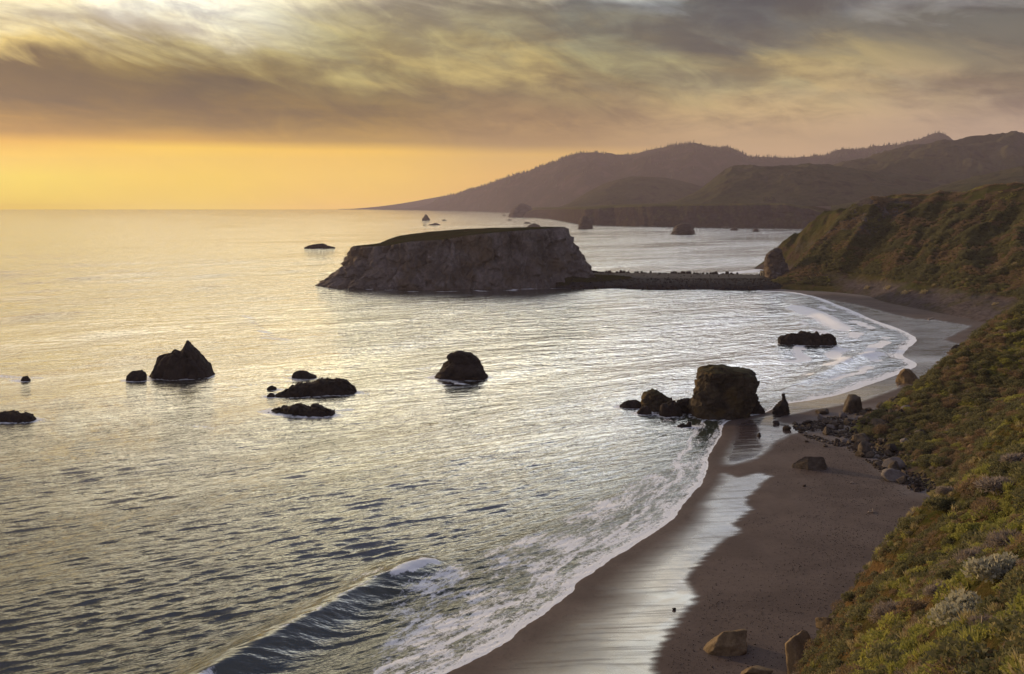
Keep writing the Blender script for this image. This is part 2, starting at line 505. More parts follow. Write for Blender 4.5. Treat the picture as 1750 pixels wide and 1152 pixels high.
def sea_mat():
    m, t, p, o = mat_new('sea water')
    g = pos(t)
    gx, gy, gz = t.sep(g)
    foam = t.attr('foam'); shallow = t.attr('shallow')
    # direction-stretched ripples: three sizes
    ca, sa = math.cos(R(26)), math.sin(R(26))
    u = t.m('ADD', t.m('MULTIPLY', gx, ca), t.m('MULTIPLY', gy, sa))
    v = t.m('SUBTRACT', t.m('MULTIPLY', gy, ca), t.m('MULTIPLY', gx, sa))
    q1 = t.comb(t.m('MULTIPLY', u, 0.24), v, 0.0)
    slick = t.noise(t.comb(t.m('MULTIPLY', u, 0.25), v, 0.0), 0.012, 4, 0.6, 0.8)
    calm = t.ss(slick, 0.36, 0.62, 0.55, 1.15)
    n_s = t.noise(q1, 2.1, 3, 0.6, 0.3)
    n_m = t.noise(q1, 0.42, 4, 0.58, 0.4)
    n_l = t.noise(q1, 0.12, 4, 0.55, 0.5)
    far = t.ss(gy, 160, 420)
    n_m = t.m('SUBTRACT', 1.0, t.m('MULTIPLY', t.m('ABSOLUTE', t.m('SUBTRACT', n_m, 0.5)), 2.4))
    h = t.m('ADD', t.m('MULTIPLY', n_s, t.fmix(far, 0.09, 0.07)), t.m('MULTIPLY', n_m, t.fmix(far, 0.30, 0.24)))
    h = t.m('ADD', h, t.m('MULTIPLY', n_l, t.fmix(far, 0.4, 1.6)))
    n_f = t.noise(t.comb(t.m('MULTIPLY', u, 0.8), v, 4.0), 0.17, 3, 0.6, 0.3)
    h = t.m('ADD', h, t.m('MULTIPLY', n_f, t.fmix(far, 0.2, 1.3)))
    bm = t.bump(h, 1.0, t.m('MULTIPLY', t.m('MULTIPLY', calm, t.m('SUBTRACT', 1.0, t.attr('glassy'))), 0.95))
    deep = (0.013, 0.024, 0.020, 1)
    shal = (0.042, 0.052, 0.036, 1)
    base = t.mix(shallow, deep, shal)
    t.put(p.inputs['Base Color'], base)
    p.inputs['Roughness'].default_value = 0.08
    t.put(p.inputs['IOR'], t.fmix(shallow, 1.68, 1.36))
    p.inputs['Specular IOR Level'].default_value = 0.5
    t.put(p.inputs['Normal'], bm)
    # foam lace
    w1 = t.noise(g, 0.55, 3, 0.6)
    gw = t.vm('ADD', g, t.vm('MULTIPLY', t.n('ShaderNodeCombineXYZ').outputs[0], (0, 0, 0)))
    nd = t.n('ShaderNodeTexNoise'); t.put(nd.inputs['Vector'], g); nd.inputs['Scale'].default_value = 0.7; nd.inputs['Detail'].default_value = 4
    gw = t.vm('ADD', g, t.vm('MULTIPLY', t.vm('SUBTRACT', nd.outputs[1], (0.5, 0.5, 0.5)), (2.6, 2.6, 0)))
    ve = t.voro(gw, 0.75, 'DISTANCE_TO_EDGE').outputs['Distance']
    ve2 = t.voro(gw, 2.3, 'DISTANCE_TO_EDGE').outputs['Distance']
    lace = t.m('SUBTRACT', 1.0, t.m('MULTIPLY', ve, 2.0), clamp=True)
    lace2 = t.m('SUBTRACT', 1.0, t.m('MULTIPLY', ve2, 2.2), clamp=True)
    sdist = t.attr('offshore')
    along = t.m('ADD', t.m('MULTIPLY', gx, 0.12), t.m('MULTIPLY', gy, 0.20))
    stv = t.comb(along, t.m('MULTIPLY', sdist, 1.15), t.m('MULTIPLY', w1, 1.6))
    strk = t.ss(t.noise(stv, 1.0, 6, 0.68, 0.5), 0.25, 0.75)
    pat = t.m('ADD', t.m('ADD', t.m('MULTIPLY', lace, 0.20), t.m('MULTIPLY', strk, 0.36)), t.m('ADD', t.m('MULTIPLY', lace2, 0.14), t.m('MULTIPLY', t.noise(g, 1.7, 6, 0.72), 0.30)))
    th = t.m('SUBTRACT', 1.0, foam)
    ff = t.ss(t.m('SUBTRACT', pat, th), -0.10, 0.16)
    ff = t.m('MULTIPLY', ff, t.ss(foam, 0.02, 0.12, 0.0, 0.92))
    fb = t.n('ShaderNodeBsdfPrincipled')
    t.put(fb.inputs['Base Color'], t.mix(t.noise(g, 2.2, 5, 0.7), (0.74, 0.76, 0.82, 1), (0.90, 0.91, 0.94, 1)))
    fb.inputs['Roughness'].default_value = 0.8
    t.put(fb.inputs['Normal'], t.bump(pat, 0.6, 0.4))
    mx = t.n('ShaderNodeMixShader')
    t.put(mx.inputs[0], ff)
    gl = t.n('ShaderNodeBsdfGlossy')
    gl.inputs['Color'].default_value = (0.96, 0.95, 0.93, 1)
    gl.inputs['Roughness'].default_value = 0.10
    t.put(gl.inputs['Normal'], bm)
    mg = t.n('ShaderNodeMixShader')
    t.put(mg.inputs[0], t.m('MULTIPLY', t.m('SUBTRACT', 1.0, shallow), t.m('MULTIPLY', t.ss(gy, 120, 330, 0.05, 0.62), t.ss(gy, 9000, 1800, 0.45, 1.0))))
    t.t.links.new(p.outputs[0], mg.inputs[1]); t.t.links.new(gl.outputs[0], mg.inputs[2])
    t.t.links.new(mg.outputs[0], mx.inputs[1]); t.t.links.new(fb.outputs[0], mx.inputs[2])
    t.t.links.new(mx.outputs[0], o.inputs[0])
    return m
M_SEA = sea_mat()

def sand_mat():
    m, t, p, o = mat_new('dark beach sand')
    g = pos(t)
    wet = t.attr('wet'); stony = t.attr('stony')
    gx, gy, gz = t.sep(g)
    streak = t.noise(t.comb(t.m('MULTIPLY', gx, 0.07), t.m('MULTIPLY', gy, 0.9), 0), 1.0, 5, 0.6, 0.4)
    n1 = t.noise(g, 0.09, 5, 0.6, 0.4)
    n2 = t.noise(g, 1.4, 6, 0.7)
    n3 = t.noise(g, 5.0, 4, 0.7)
    dry = t.mix(t.ss(n1, 0.3, 0.7), (0.078, 0.059, 0.054, 1), (0.110, 0.085, 0.077, 1))
    dry = t.mix(t.ss(n2, 0.5, 0.72, 0, 0.55), dry, (0.050, 0.040, 0.038, 1))
    dry = t.mix(t.ss(n3, 0.58, 0.7, 0, 0.6), dry, (0.045, 0.038, 0.036, 1))
    dry = t.mix(t.m('MULTIPLY', stony, t.ss(n2, 0.35, 0.65, 0.3, 1.0)), dry, (0.15, 0.135, 0.135, 1))
    wcol = (0.060, 0.046, 0.048, 1)
    wv = t.m('MULTIPLY', wet, t.ss(streak, 0.25, 0.55, 0.55, 1.0))
    t.put(p.inputs['Base Color'], t.mix(wet, dry, wcol))
    t.put(p.inputs['Roughness'], t.fmix(wv, 0.9, 0.13))
    p.inputs['IOR'].default_value = 1.33
    t.put(p.inputs['Specular IOR Level'], t.fmix(wv, 0.15, 0.9))
    t.put(p.inputs['Coat Weight'], t.m('MULTIPLY', wv, t.ss(gy, 180, 300, 0.32, 1.0)))
    t.put(p.inputs['Coat Roughness'], t.fmix(streak, 0.05, 0.16))
    t.put(p.inputs['Coat IOR'], t.ss(gy, 200, 320, 2.1, 3.0))
    h = t.m('ADD', t.m('MULTIPLY', n2, 0.5), t.m('MULTIPLY', n3, 0.3))
    t.put(p.inputs['Normal'], t.bump(h, t.fmix(wet, 0.7, 0.03), 0.12))
    return m
M_SAND = sand_mat()

def hill_mat(name, green, olive, earth, rockc, sc, steep=(0.62, 0.42), bump=0.7, bd=0.6):
    m, t, p, o = mat_new(name)
    g = pos(t)
    rk = t.attr('bare')
    n1 = t.noise(g, sc, 6, 0.62, 0.5)
    n2 = t.noise(t.vm('ADD', g, (31, 7, 3)), sc * 2.7, 6, 0.65, 0.5)
    n3 = t.noise(g, sc * 11, 5, 0.7)
    c = t.mix(t.ss(n1, 0.38, 0.62), green, olive)
    c = t.mix(t.ss(n2, 0.50, 0.66), c, earth)
    c = t.mix(t.ss(n3, 0.42, 0.7, 0.0, 0.65), c, t.mix(1.0, c, (0.36, 0.38, 0.36, 1), 'MULTIPLY'))
    rm = t.ss(t.m('ADD', nrm_z(t), t.m('MULTIPLY', t.m('SUBTRACT', n2, 0.5), 0.5)), steep[1], steep[0], 1.0, 0.0)
    rm = t.m('MAXIMUM', t.m('MULTIPLY', rm, 0.8), t.m('MULTIPLY', rk, t.ss(n2, 0.3, 0.55, 0.35, 1.0)))
    rc = t.mix(t.ss(n3, 0.35, 0.7), rockc, t.mix(1.0, rockc, (0.5, 0.48, 0.47, 1), 'MULTIPLY'))
    c = t.mix(rm, c, rc)
    t.put(p.inputs['Base Color'], c)
    p.inputs['Roughness'].default_value = 0.95
    p.inputs['Specular IOR Level'].default_value = 0.0
    t.put(p.inputs['Normal'], t.bump(t.m('ADD', t.m('MULTIPLY', n2, 0.5), t.m('MULTIPLY', n3, 0.5)), bump, bd))
    return m

M_BLUFF = hill_mat('bluff soil and turf', (0.040, 0.042, 0.014, 1), (0.060, 0.050, 0.020, 1), (0.085, 0.052, 0.028, 1), (0.125, 0.076, 0.040, 1), 0.20, (0.72, 0.5), 1.0, 0.8)
M_SLOPE = hill_mat('brushy slope', (0.113, 0.105, 0.041, 1), (0.158, 0.121, 0.059, 1), (0.196, 0.121, 0.089, 1), (0.245, 0.171, 0.138, 1), 0.07)
M_HEAD = hill_mat('headland turf', (0.051, 0.053, 0.020, 1), (0.067, 0.057, 0.025, 1), (0.078, 0.051, 0.037, 1), (0.094, 0.081, 0.087, 1), 0.034, (0.66, 0.46), 1.0, 2.5)
M_FARHILL = hill_mat('far grassy hills', (0.046, 0.048, 0.028, 1), (0.066, 0.060, 0.039, 1), (0.031, 0.028, 0.025, 1), (0.066, 0.048, 0.062, 1), 0.0055, (0.70, 0.5), 0.5, 10.0)
M_FOREST = hill_mat('far wooded ridge', (0.023, 0.025, 0.022, 1), (0.032, 0.031, 0.024, 1), (0.061, 0.045, 0.043, 1), (0.057, 0.044, 0.048, 1), 0.0028, (0.4, 0.2), 0.5, 20.0)
M_CAUSE = rock_mat('causeway stone', (0.018, 0.016, 0.018, 1), (0.031, 0.027, 0.030, 1), (0.050, 0.046, 0.050, 1), 0.10, 0.4, 0.8)
M_ASPH = rock_mat('gravel car park', (0.040, 0.035, 0.036, 1), (0.052, 0.046, 0.046, 1), (0.066, 0.061, 0.061, 1), 0.08, 0.3, 0.2)
M_TURF = hill_mat('shelf turf', (0.023, 0.025, 0.008, 1), (0.031, 0.029, 0.010, 1), (0.034, 0.027, 0.015, 1), (0.042, 0.032, 0.029, 1), 0.06, (0.5, 0.3))
M_GOATTOP = hill_mat('stack top turf', (0.023, 0.025, 0.011, 1), (0.034, 0.032, 0.016, 1), (0.034, 0.023, 0.018, 1), (0.046, 0.030, 0.032, 1), 0.035, (0.5, 0.3))

def leaf_mat(name, a, b, c):
    m, t, p, o = mat_new(name)
    oi = t.n('ShaderNodeObjectInfo')
    g = pos(t)
    n = t.noise(g, 0.9, 4, 0.6)
    n2 = t.noise(g, 7.0, 3, 0.6)
    col = t.mix(t.ss(t.m('ADD', t.m('MULTIPLY', n, 0.6), t.m('MULTIPLY', oi.outputs['Random'], 0.4)), 0.3, 0.7), a, b)
    col = t.mix(t.ss(n2, 0.45, 0.7, 0, 0.7), col, c)
    t.put(p.inputs['Base Color'], col)
    p.inputs['Roughness'].default_value = 0.75
    p.inputs['Specular IOR Level'].default_value = 0.2
    tr = t.n('ShaderNodeBsdfTranslucent')
    t.put(tr.inputs['Color'], col)
    ad = t.n('ShaderNodeAddShader')
    t.t.links.new(p.outputs[0], ad.inputs[0]); t.t.links.new(tr.outputs[0], ad.inputs[1])
    t.t.links.new(ad.outputs[0], o.inputs[0])
    return m
M_LEAF_G = leaf_mat('green leaves', (0.080, 0.085, 0.021, 1), (0.135, 0.130, 0.033, 1), (0.179, 0.154, 0.049, 1))
M_LEAF_D = leaf_mat('dark olive leaves', (0.040, 0.041, 0.021, 1), (0.071, 0.067, 0.031, 1), (0.097, 0.081, 0.040, 1))
M_LEAF_B = leaf_mat('brown dry leaves', (0.067, 0.046, 0.029, 1), (0.101, 0.069, 0.041, 1), (0.138, 0.098, 0.060, 1))
M_LEAF_P = leaf_mat('silvery leaves', (0.143, 0.135, 0.099, 1), (0.198, 0.182, 0.138, 1), (0.231, 0.220, 0.182, 1))
M_LEAF_M = leaf_mat('grey mauve twigs', (0.085, 0.068, 0.060, 1), (0.125, 0.103, 0.092, 1), (0.16, 0.135, 0.12, 1))
M_LEAF_Y = leaf_mat('straw coloured leaves', (0.133, 0.105, 0.052, 1), (0.189, 0.154, 0.084, 1), (0.210, 0.182, 0.112, 1))
M_CONIFER = leaf_mat('conifer needles', (0.018, 0.024, 0.014, 1), (0.028, 0.034, 0.018, 1), (0.03, 0.03, 0.018, 1))
def plain_mat(name, c, rough=0.8, spec=0.3):
    m, t, p, o = mat_new(name)
    n = t.noise(pos(t), 6.0, 4, 0.6)
    t.put(p.inputs['Base Color'], t.mix(n, c, t.mix(1.0, c, (0.6, 0.6, 0.6, 1), 'MULTIPLY')))
    p.inputs['Roughness'].default_value = rough
    p.inputs['Specular IOR Level'].default_value = spec
    return m
M_WOOD = plain_mat('weathered driftwood', (0.42, 0.34, 0.27, 1))
M_BARK = plain_mat('twig bark', (0.09, 0.065, 0.045, 1))

# ================================================================== shoreline and beach surface
SHORE_PX = [(370, 1420), (530, 1285), (752, 1160), (858, 1104), (926, 1054), (985, 1013), (992, 998), (1040, 962), (1078, 938), (1128, 905), (1152, 888), (1166, 868), (1182, 848), (1204, 822), (1212, 798),
            (1213, 785), (1222, 768), (1236, 742), (1240, 724), (1262, 716), (1310, 706), (1345, 691), (1378, 686), (1430, 676), (1480, 660), (1520, 646), (1556, 632), (1568, 622), (1545, 610), (1550, 598),
            (1568, 578), (1535, 561), (1500, 549), (1462, 533), (1425, 518), (1390, 506), (1350, 499), (1300, 497)]
SHORE = smooth_line([at(a, b)[:2] for a, b in SHORE_PX], 4)
LAND = np.vstack([SHORE, [[190, 655], [180, 700], [700, 760], [700, -60], [-10, -60], [-60, 40]]])

def shore_sd(x, y):
    """distance to the water's edge, positive inland"""
    s = signed(x, y, LAND)
    return s + 0.55 * fbm(xy0(x, y, 0.16), 3) + 0.25 * fbm(xy0(x, y, 0.7, 4.0), 2)

def beach_z(x, y, sd=None):
    if sd is None:
        sd = shore_sd(x, y)
    up = np.clip(sd, 0, None)
    z = 0.07 * sstep(sd, -1.2, 0.3) + np.where(sd < 0, 0.09 * sd, 4.4 * (1 - np.exp(-up * 0.06 / 4.4)))
    return np.maximum(z, -3.0) + np.where(sd > 4, 0.10 * fbm(xy0(x, y, 0.12, 7.0), 3), 0) * np.clip((sd - 4) / 10, 0, 1)

def at_beach(px, py):
    p = at(px, py, 1.0)
    for _ in range(5):
        z = float(beach_z(np.array([p[0]]), np.array([p[1]]))[0])
        p = at(px, py, z)
    return p

def fan(y0, y1, u0, u1, nr, nc):
    """grid that widens with distance, as terrain meshes with falling detail do"""
    q = np.linspace(1 / y0, 1 / y1, nr)
    Y = np.repeat((1 / q)[:, None], nc, 1)
    X = np.linspace(u0, u1, nc)[None] * Y
    return X.ravel(), Y.ravel()

# beach --------------------------------------------------------------
def build_beach():
    nr, nc = 520, 430
    x, y = fan(84, 720, -0.16, 0.62, nr, nc)
    sd = shore_sd(x, y)
    z = beach_z(x, y, sd)
    global WET_A
    A = [(500, 1420), (1060, 1300), (1088, 1220), (1112, 1152), (1135, 1092), (1165, 1050), (1184, 1030), (1190, 1018), (1176, 1000), (1173, 985), (1200, 955), (1232, 925), (1266, 905), (1252, 893), (1284, 872), (1274, 852), (1298, 828), (1318, 813), (1296, 806), (1262, 813), (1235, 803), (1205, 809), (1100, 806), (500, 1200)]
    B = [(1130, 796), (1200, 793), (1256, 790), (1290, 782), (1312, 768), (1322, 756), (1348, 744), (1382, 738), (1352, 726), (1322, 716), (1342, 708), (1400, 697), (1440, 690), (1480, 682), (1530, 664), (1590, 636), (1650, 602), (1655, 592), (1612, 580), (1660, 560), (1600, 549), (1560, 545), (1520, 535), (1460, 519), (1400, 507), (1340, 499), (1000, 560), (1000, 790)]
    WET_A = [at(a, b, 0.9)[:2] for a, b in A]
    wet = np.zeros(len(x))
    jit = 0.8 * fbm(np.stack([x * 0.10, y * 0.45, x * 0], 1), 3) + 1.3 * fbm(np.stack([x * 0.035, y * 1.0, x * 0 + 5], 1), 3) + 0.3 * fbm(xy0(x, y, 1.1, 2.0), 2)
    for poly, soft in ((A, 0.8), (B, 1.3)):
        P = [at(a, b, 0.9)[:2] for a, b in poly]
        s = signed(x, y, P)
        wet = np.maximum(wet, sstep(s + jit, -soft, soft))
    wet = np.maximum(wet, sstep(-sd, -1.2, 0.2))
    # inside the wet band the film thins out in places
    thin = fbm(np.stack([x * 0.05, y * 0.11, x * 0 + 3], 1), 3)
    near_sea = np.where(y < 260, sstep(sd, 1.4, np.interp(y, [115, 150, 178, 205], [17.0, 10.5, 6.5, 5.0]) + 2.5 * fbm(np.stack([x * 0.04, y * 0.3, x * 0 + 8], 1), 3)), 0.85)
    wet *= np.clip(0.02 + 0.98 * near_sea + 0.35 * thin * near_sea, 0.03, 1.0)
    RP = [at(a, b, 2.5)[:2] for a, b in [(1345, 715), (1430, 690), (1500, 680), (1600, 760), (1600, 850), (1540, 840), (1500, 800), (1440, 755), (1380, 742)]]
    stony = sstep(signed(x, y, RP) + 3 * fbm(xy0(x, y, 0.15), 3), -3, 4)
    RP2 = [at(a, b, 2.5)[:2] for a, b in [(1240, 494), (1420, 498), (1500, 508), (1580, 520), (1580, 505), (1400, 480), (1240, 480)]]
    stony = np.maximum(stony, sstep(signed(x, y, RP2), -4, 6))
    keep = sd > -9
    F = grid_faces(nr, nc, keep)
    V = np.stack([x, y, z], 1)
    V, F, at_ = compact(V, F, {'wet': wet, 'stony': stony})
    return tag(mesh_obj('beach', V, F[:, ::-1] if False else F, M_SAND, attrs=at_), kind='structure')
build_beach()

# ================================================================== land: three spurs of the coast
def land_grid(name, ctrl, x0, x1, y0, y1, step, mat, rough, bare=None, reg=0.02, sink=1.5):
    ev = tps_fit(ctrl, reg)
    xs = np.arange(x0, x1 + step, step); ys = np.arange(y0, y1 + step, step)
    X, Y = np.meshgrid(xs, ys)
    x, y = X.ravel(), Y.ravel()
    z0 = ev(x, y)
    z = z0 + rough(x, y, z0)
    bz = beach_z(x, y)
    F = grid_faces(len(ys), len(xs), z > bz - sink)
    V = np.stack([x, y, z], 1)
    b = np.zeros(len(x)) if bare is None else bare(x, y, z, bz)
    V2, F2, at_ = compact(V, F, {'bare': b})
    o = tag(mesh_obj(name, V2, F2, mat, attrs=at_), kind='structure')
    def surf(px_, py_):
        """bilinear height from the built grid"""
        fx = np.clip((px_ - x0) / step, 0, len(xs) - 1.001); fy = np.clip((py_ - y0) / step, 0, len(ys) - 1.001)
        ix = fx.astype(int); iy = fy.astype(int); fx = fx - ix; fy = fy - iy
        Z = z.reshape(len(ys), len(xs))
        return (Z[iy, ix] * (1 - fx) + Z[iy, ix + 1] * fx) * (1 - fy) + (Z[iy + 1, ix] * (1 - fx) + Z[iy + 1, ix + 1] * fx) * fy
    return o, surf

P = lambda a, b, c: tuple(atd(a, b, c))
BLUFF = [P(1412, 1152, 84), P(1424, 1064, 82), P(1470, 976, 92), P(1535, 922, 98), P(1584, 884, 104), P(1618, 836, 112), P(1660, 795, 120), P(1750, 742, 128),
         P(1490, 1152, 62), P(1610, 1152, 36), P(1750, 1152, 24), P(1540, 1060, 64), P(1600, 1000, 60), P(1750, 1000, 42), P(1600, 900, 84), P(1750, 880, 72), P(1680, 820, 102), P(1550, 960, 78),
         (24, 96, 1), (34, 103, 0), (43, 111, 0), (50, 122, 0), (60, 132, 2), (74, 141, 3), (92, 150, 5), (10, 80, 1), (0, 60, 8), (0, 40, 24), (0, 20, 41), (0, 5, 54), (0, 0, 57.6), (3, 20, 43), (8, 40, 31),
         (14, 60, 21), (20, 80, 9), (23, 88, 4), (40, 20, 57), (60, 60, 48), (90, 100, 42), (92, 130, 31), (112, 140, 29), (0, -12, 61), (30, -10, 64), (-15, 20, 34), (-15, 50, 8), (-20, 0, 54), (120, 110, 44), (8, 8, 56)]
def rough_bluff(x, y, z0):
    a = fbm(xy0(x, y, 0.06, 1.0), 5, 0.55)
    b = fbm(np.stack([x * 0.35, y * 0.35, z0 * 0.3], 1), 4, 0.55)
    r = 1.7 * a + 0.95 * b + 0.45 * np.abs(fbm(xy0(x, y, 0.42, 8.0), 3))
    near = np.clip(np.hypot(x, y) / 25 - 0.15, 0, 1)
    return r * near - 0.3
def bare_bluff(x, y, z, bz):
    e = fbm(xy0(x, y, 0.10, 9.0), 4)
    dl, _ = seg_dist(x, y, [atd(1412, 1152, 84), atd(1424, 1064, 82), atd(1470, 976, 92), atd(1535, 922, 98), atd(1584, 884, 104)])
    return np.clip(sstep(7 - dl + 5 * e, 0, 6), 0, 1) * 0.85
bluff, bluff_z = land_grid('bluff', BLUFF, -22, 126, -14, 158, 0.45, M_BLUFF, rough_bluff, bare_bluff)

SLOPE = [P(1495, 715, 226), P(1530, 682, 232), P(1580, 640, 240), P(1640, 592, 250), P(1690, 556, 258), P(1750, 524, 268),
         P(1600, 720, 212), P(1650, 660, 222), P(1700, 700, 200), P(1750, 650, 215), P(1750, 735, 180), P(1650, 770, 188),
         tuple(at(1500, 748, 3.5)), tuple(at(1540, 790, 3.5)), tuple(at(1580, 815, 3.5)), tuple(at(1600, 838, 3.5)), (70, 215, -4), (72, 190, -4), (72, 168, -4), (80, 240, -4), (95, 246, -2), (104, 250, 0), (120, 263, 1), (142, 280, 4),
         (165, 296, 9), (200, 310, 22), (210, 250, 42), (205, 200, 40), (150, 180, 27), (130, 150, 20), (100, 150, 8), (160, 140, 30), (210, 140, 45)]
def rough_slope(x, y, z0):
    q = np.stack([x * 0.045 + y * 0.02, y * 0.045 - x * 0.03, z0 * 0.02], 1)
    return 1.8 * fbm(q, 5, 0.55) + 0.9 * fbm(xy0(x, y, 0.16, 5.0), 4, 0.6) - 1.4
slope, slope_z = land_grid('hillside', SLOPE, 66, 214, 138, 318, 0.8, M_SLOPE, rough_slope)

HEAD = [tuple(at(1320, 482, 4)), tuple(at(1400, 488, 4)), tuple(at(1500, 500, 4)), tuple(at(1560, 512, 5)), tuple(at(1640, 528, 5)), tuple(at(1700, 540, 5)),
        (222, 706, 4), (240, 728, 6), (262, 748, 22), P(1348, 468, 662), P(1394, 425, 680), P(1438, 379, 700), P(1460, 350, 715), P(1520, 342, 710), P(1600, 337, 690), P(1680, 331, 660), P(1750, 327, 630),
        P(1450, 430, 640), P(1550, 430, 600), P(1650, 430, 560), P(1750, 430, 520), P(1550, 380, 660), P(1650, 380, 620), P(1750, 380, 580), P(1450, 460, 625), P(1550, 470, 560), P(1650, 490, 500), P(1750, 500, 455),
        (300, 775, 56), (350, 745, 67), (420, 700, 76), (420, 600, 79), (400, 500, 70), (330, 440, 45), (280, 820, 42), (226, 735, 0), (203, 694, -3), (252, 775, 2), (180, 664, -4), (178, 630, -3), (203, 600, -2), (221, 560, -1), (221, 510, -1), (225, 460, -1), (228, 428, 0), (240, 395, 2), (270, 380, 14), (320, 385, 32), (340, 800, 58), (440, 800, 70)]
def rough_head(x, y, z0):
    # gullies running down to the sea
    q = np.stack([(0.6 * x + 0.8 * y) * 0.007, (0.8 * x - 0.6 * y) * 0.030, z0 * 0.003], 1)
    g = fbm(q + 0.25 * np.stack([fbm(xy0(x, y, 0.02), 3), fbm(xy0(x, y, 0.02, 5), 3), x * 0], 1), 4, 0.5, ridged=True)
    s = sstep(z0, 4, 22) * (1 - 0.55 * sstep(z0, 52, 64))
    return (g - 0.40) * 11.0 * s + 0.9 * fbm(xy0(x, y, 0.09, 3.0), 4) * sstep(z0, 2, 10)
def bare_head(x, y, z, bz):
    e = fbm(xy0(x, y, 0.05, 9.0), 4)
    foot = (1 - sstep(z - bz, 5 + 5 * e, 11 + 6 * e)) * sstep(x, 215, 232) * (1 - 0.0 * x)
    ctr = atd(1475, 395, 690)
    d = np.hypot((x - ctr[0]) / 46, (y - ctr[1]) / 46)
    cl = (1 - sstep(d + 0.5 * e, 0.5, 1.1))
    return np.clip(np.maximum(foot, 0.85 * cl), 0, 1)
head, head_z = land_grid('headland', HEAD, 174, 446, 376, 830, 1.5, M_HEAD, rough_head, bare_head)

# ================================================================== far hills
def interp_px(pts, px):
    p = np.array(pts, float)
    return np.interp(px, p[:, 0], p[:, 1])

def ridge(name, sky, D, base, mat, ncol, nrow, prof=1.0, namp=0.03, nscale=0.004, base_z=None, back=0.5, seed=0.0, smooth_n=4):
    """a hill: crest line (photo column,row) at distance D(col), falling to the foot at distance base(col)"""
    sk = smooth_line(sky, smooth_n)
    px = np.linspace(sk[0, 0], sk[-1, 0], ncol)
    py = np.interp(px, sk[:, 0], sk[:, 1])
    Dd = interp_px(D, px) if not np.isscalar(D) else np.full(ncol, float(D))
    Bb = interp_px(base, px) if not np.isscalar(base) else np.full(ncol, float(base))
    bz = np.zeros(ncol) if base_z is None else (interp_px(base_z, px) if not np.isscalar(base_z) else np.full(ncol, float(base_z)))
    zr = EYE - (py - HOR) * Dd / FOC
    t = np.concatenate([np.linspace(0, 1, nrow), 1 + np.linspace(0, 1, nrow // 3)[1:]])
    T = np.repeat(t[:, None], ncol, 1)
    dist = np.where(T <= 1, Bb + (Dd - Bb) * T, Dd + (Dd - Bb) * back * (T - 1))
    f = np.where(T <= 1, np.sin(np.clip(T, 0, 1) * math.pi / 2) ** prof, 1 - 0.9 * (T - 1) ** 1.4)
    Z = bz + (zr - bz) * f
    X = (px - 875)[None] * dist / FOC
    Y = dist
    x, y, z = X.ravel(), Y.ravel(), Z.ravel()
    hgt = np.repeat(np.maximum(zr - bz, 0)[None], len(t), 0).ravel()
    w = (np.clip(T, 0, 1) * (1.015 - np.clip(T, 0, 1))).ravel() * 4
    wx = x + 180 * fbm(xy0(x, y, nscale * 0.7, 3 + seed), 2)
    z = z + hgt * namp * (fbm(xy0(wx, y, nscale, seed), 5, 0.52, ridged=True) - 0.2) * w
    z = z + np.minimum(hgt, 60) * 0.012 * fbm(xy0(x, y, nscale * 8, seed), 3)
    V = np.stack([x, y, z], 1)
    o = mesh_obj(name, V, grid_faces(len(t), ncol), mat, attrs={'bare': np.zeros(len(x))})
    tag(o, kind='structure')
    return o, V.reshape(len(t), ncol, 3)

ridge('hill', [(578, 358.2), (620, 355.5), (660, 351.5), (700, 345.5), (735, 339), (760, 335), (800, 331), (860, 335), (950, 345)], 12100, 11250, M_FOREST, 120, 14, seed=1)
L2SKY = [(640, 358.4), (690, 356.5), (725, 351), (750, 341.5), (775, 334), (800, 327), (825, 320), (850, 312), (875, 303), (900, 296), (940, 284), (960, 277), (975, 270), (990, 266.5), (1020, 265.5), (1040, 269), (1060, 269), (1085, 266), (1110, 263), (1140, 259), (1170, 251.5), (1195, 254), (1215, 257), (1245, 259), (1265, 267), (1285, 274), (1330, 274), (1400, 273), (1420, 267), (1440, 261), (1500, 259), (1540, 251), (1565, 244), (1595, 235), (1612, 238), (1630, 248), (1680, 266), (1800, 290)]
L2, L2V = ridge('hill', L2SKY, [(640, 11200), (760, 10000), (870, 8900), (1000, 8200), (1200, 7800), (1800, 7800)],
      [(640, 10900), (690, 9900), (760, 8900), (870, 6900), (950, 6200), (1100, 5600), (1800, 5600)], M_FOREST, 420, 70, 0.9, 0.16, 0.0016, seed=2)
ridge('hill', [(930, 358), (960, 352), (985, 340), (1010, 326), (1035, 314), (1060, 307), (1085, 303), (1130, 305), (1165, 311), (1200, 320), (1240, 332), (1300, 348)], 4700, 3900, M_FARHILL, 160, 40, 0.8, 0.10, 0.004, 42, seed=3)
ridge('hill', [(1360, 318), (1400, 300), (1440, 285), (1480, 277), (1530, 266), (1580, 257.5), (1640, 250.5), (1700, 244.5), (1718, 241), (1735, 238.5), (1750, 243), (1800, 246), (1950, 240)], 4300, 3000, M_FARHILL, 260, 60, 0.75, 0.22, 0.0036, 55, seed=4)
L4, L4V = ridge('hill', [(1070, 354), (1110, 350), (1150, 344), (1190, 329), (1215, 312), (1238, 296), (1262, 288.5), (1330, 288), (1400, 286.5), (1450, 293), (1520, 303), (1600, 315), (1700, 324), (1850, 335)], 3350, smooth_line([(1070, 2900), (1150, 2770), (1250, 2650), (1400, 2540), (1850, 2450)], 8), M_FARHILL, 300, 70, 0.8, 0.20, 0.0058, 56, seed=5)
ridge('hill', [(1420, 352), (1480, 343), (1540, 336), (1600, 324), (1660, 309), (1710, 299), (1750, 291), (1850, 276)], 2300, 1500, M_FARHILL, 160, 40, 0.7, 0.18, 0.006, 40, seed=6)

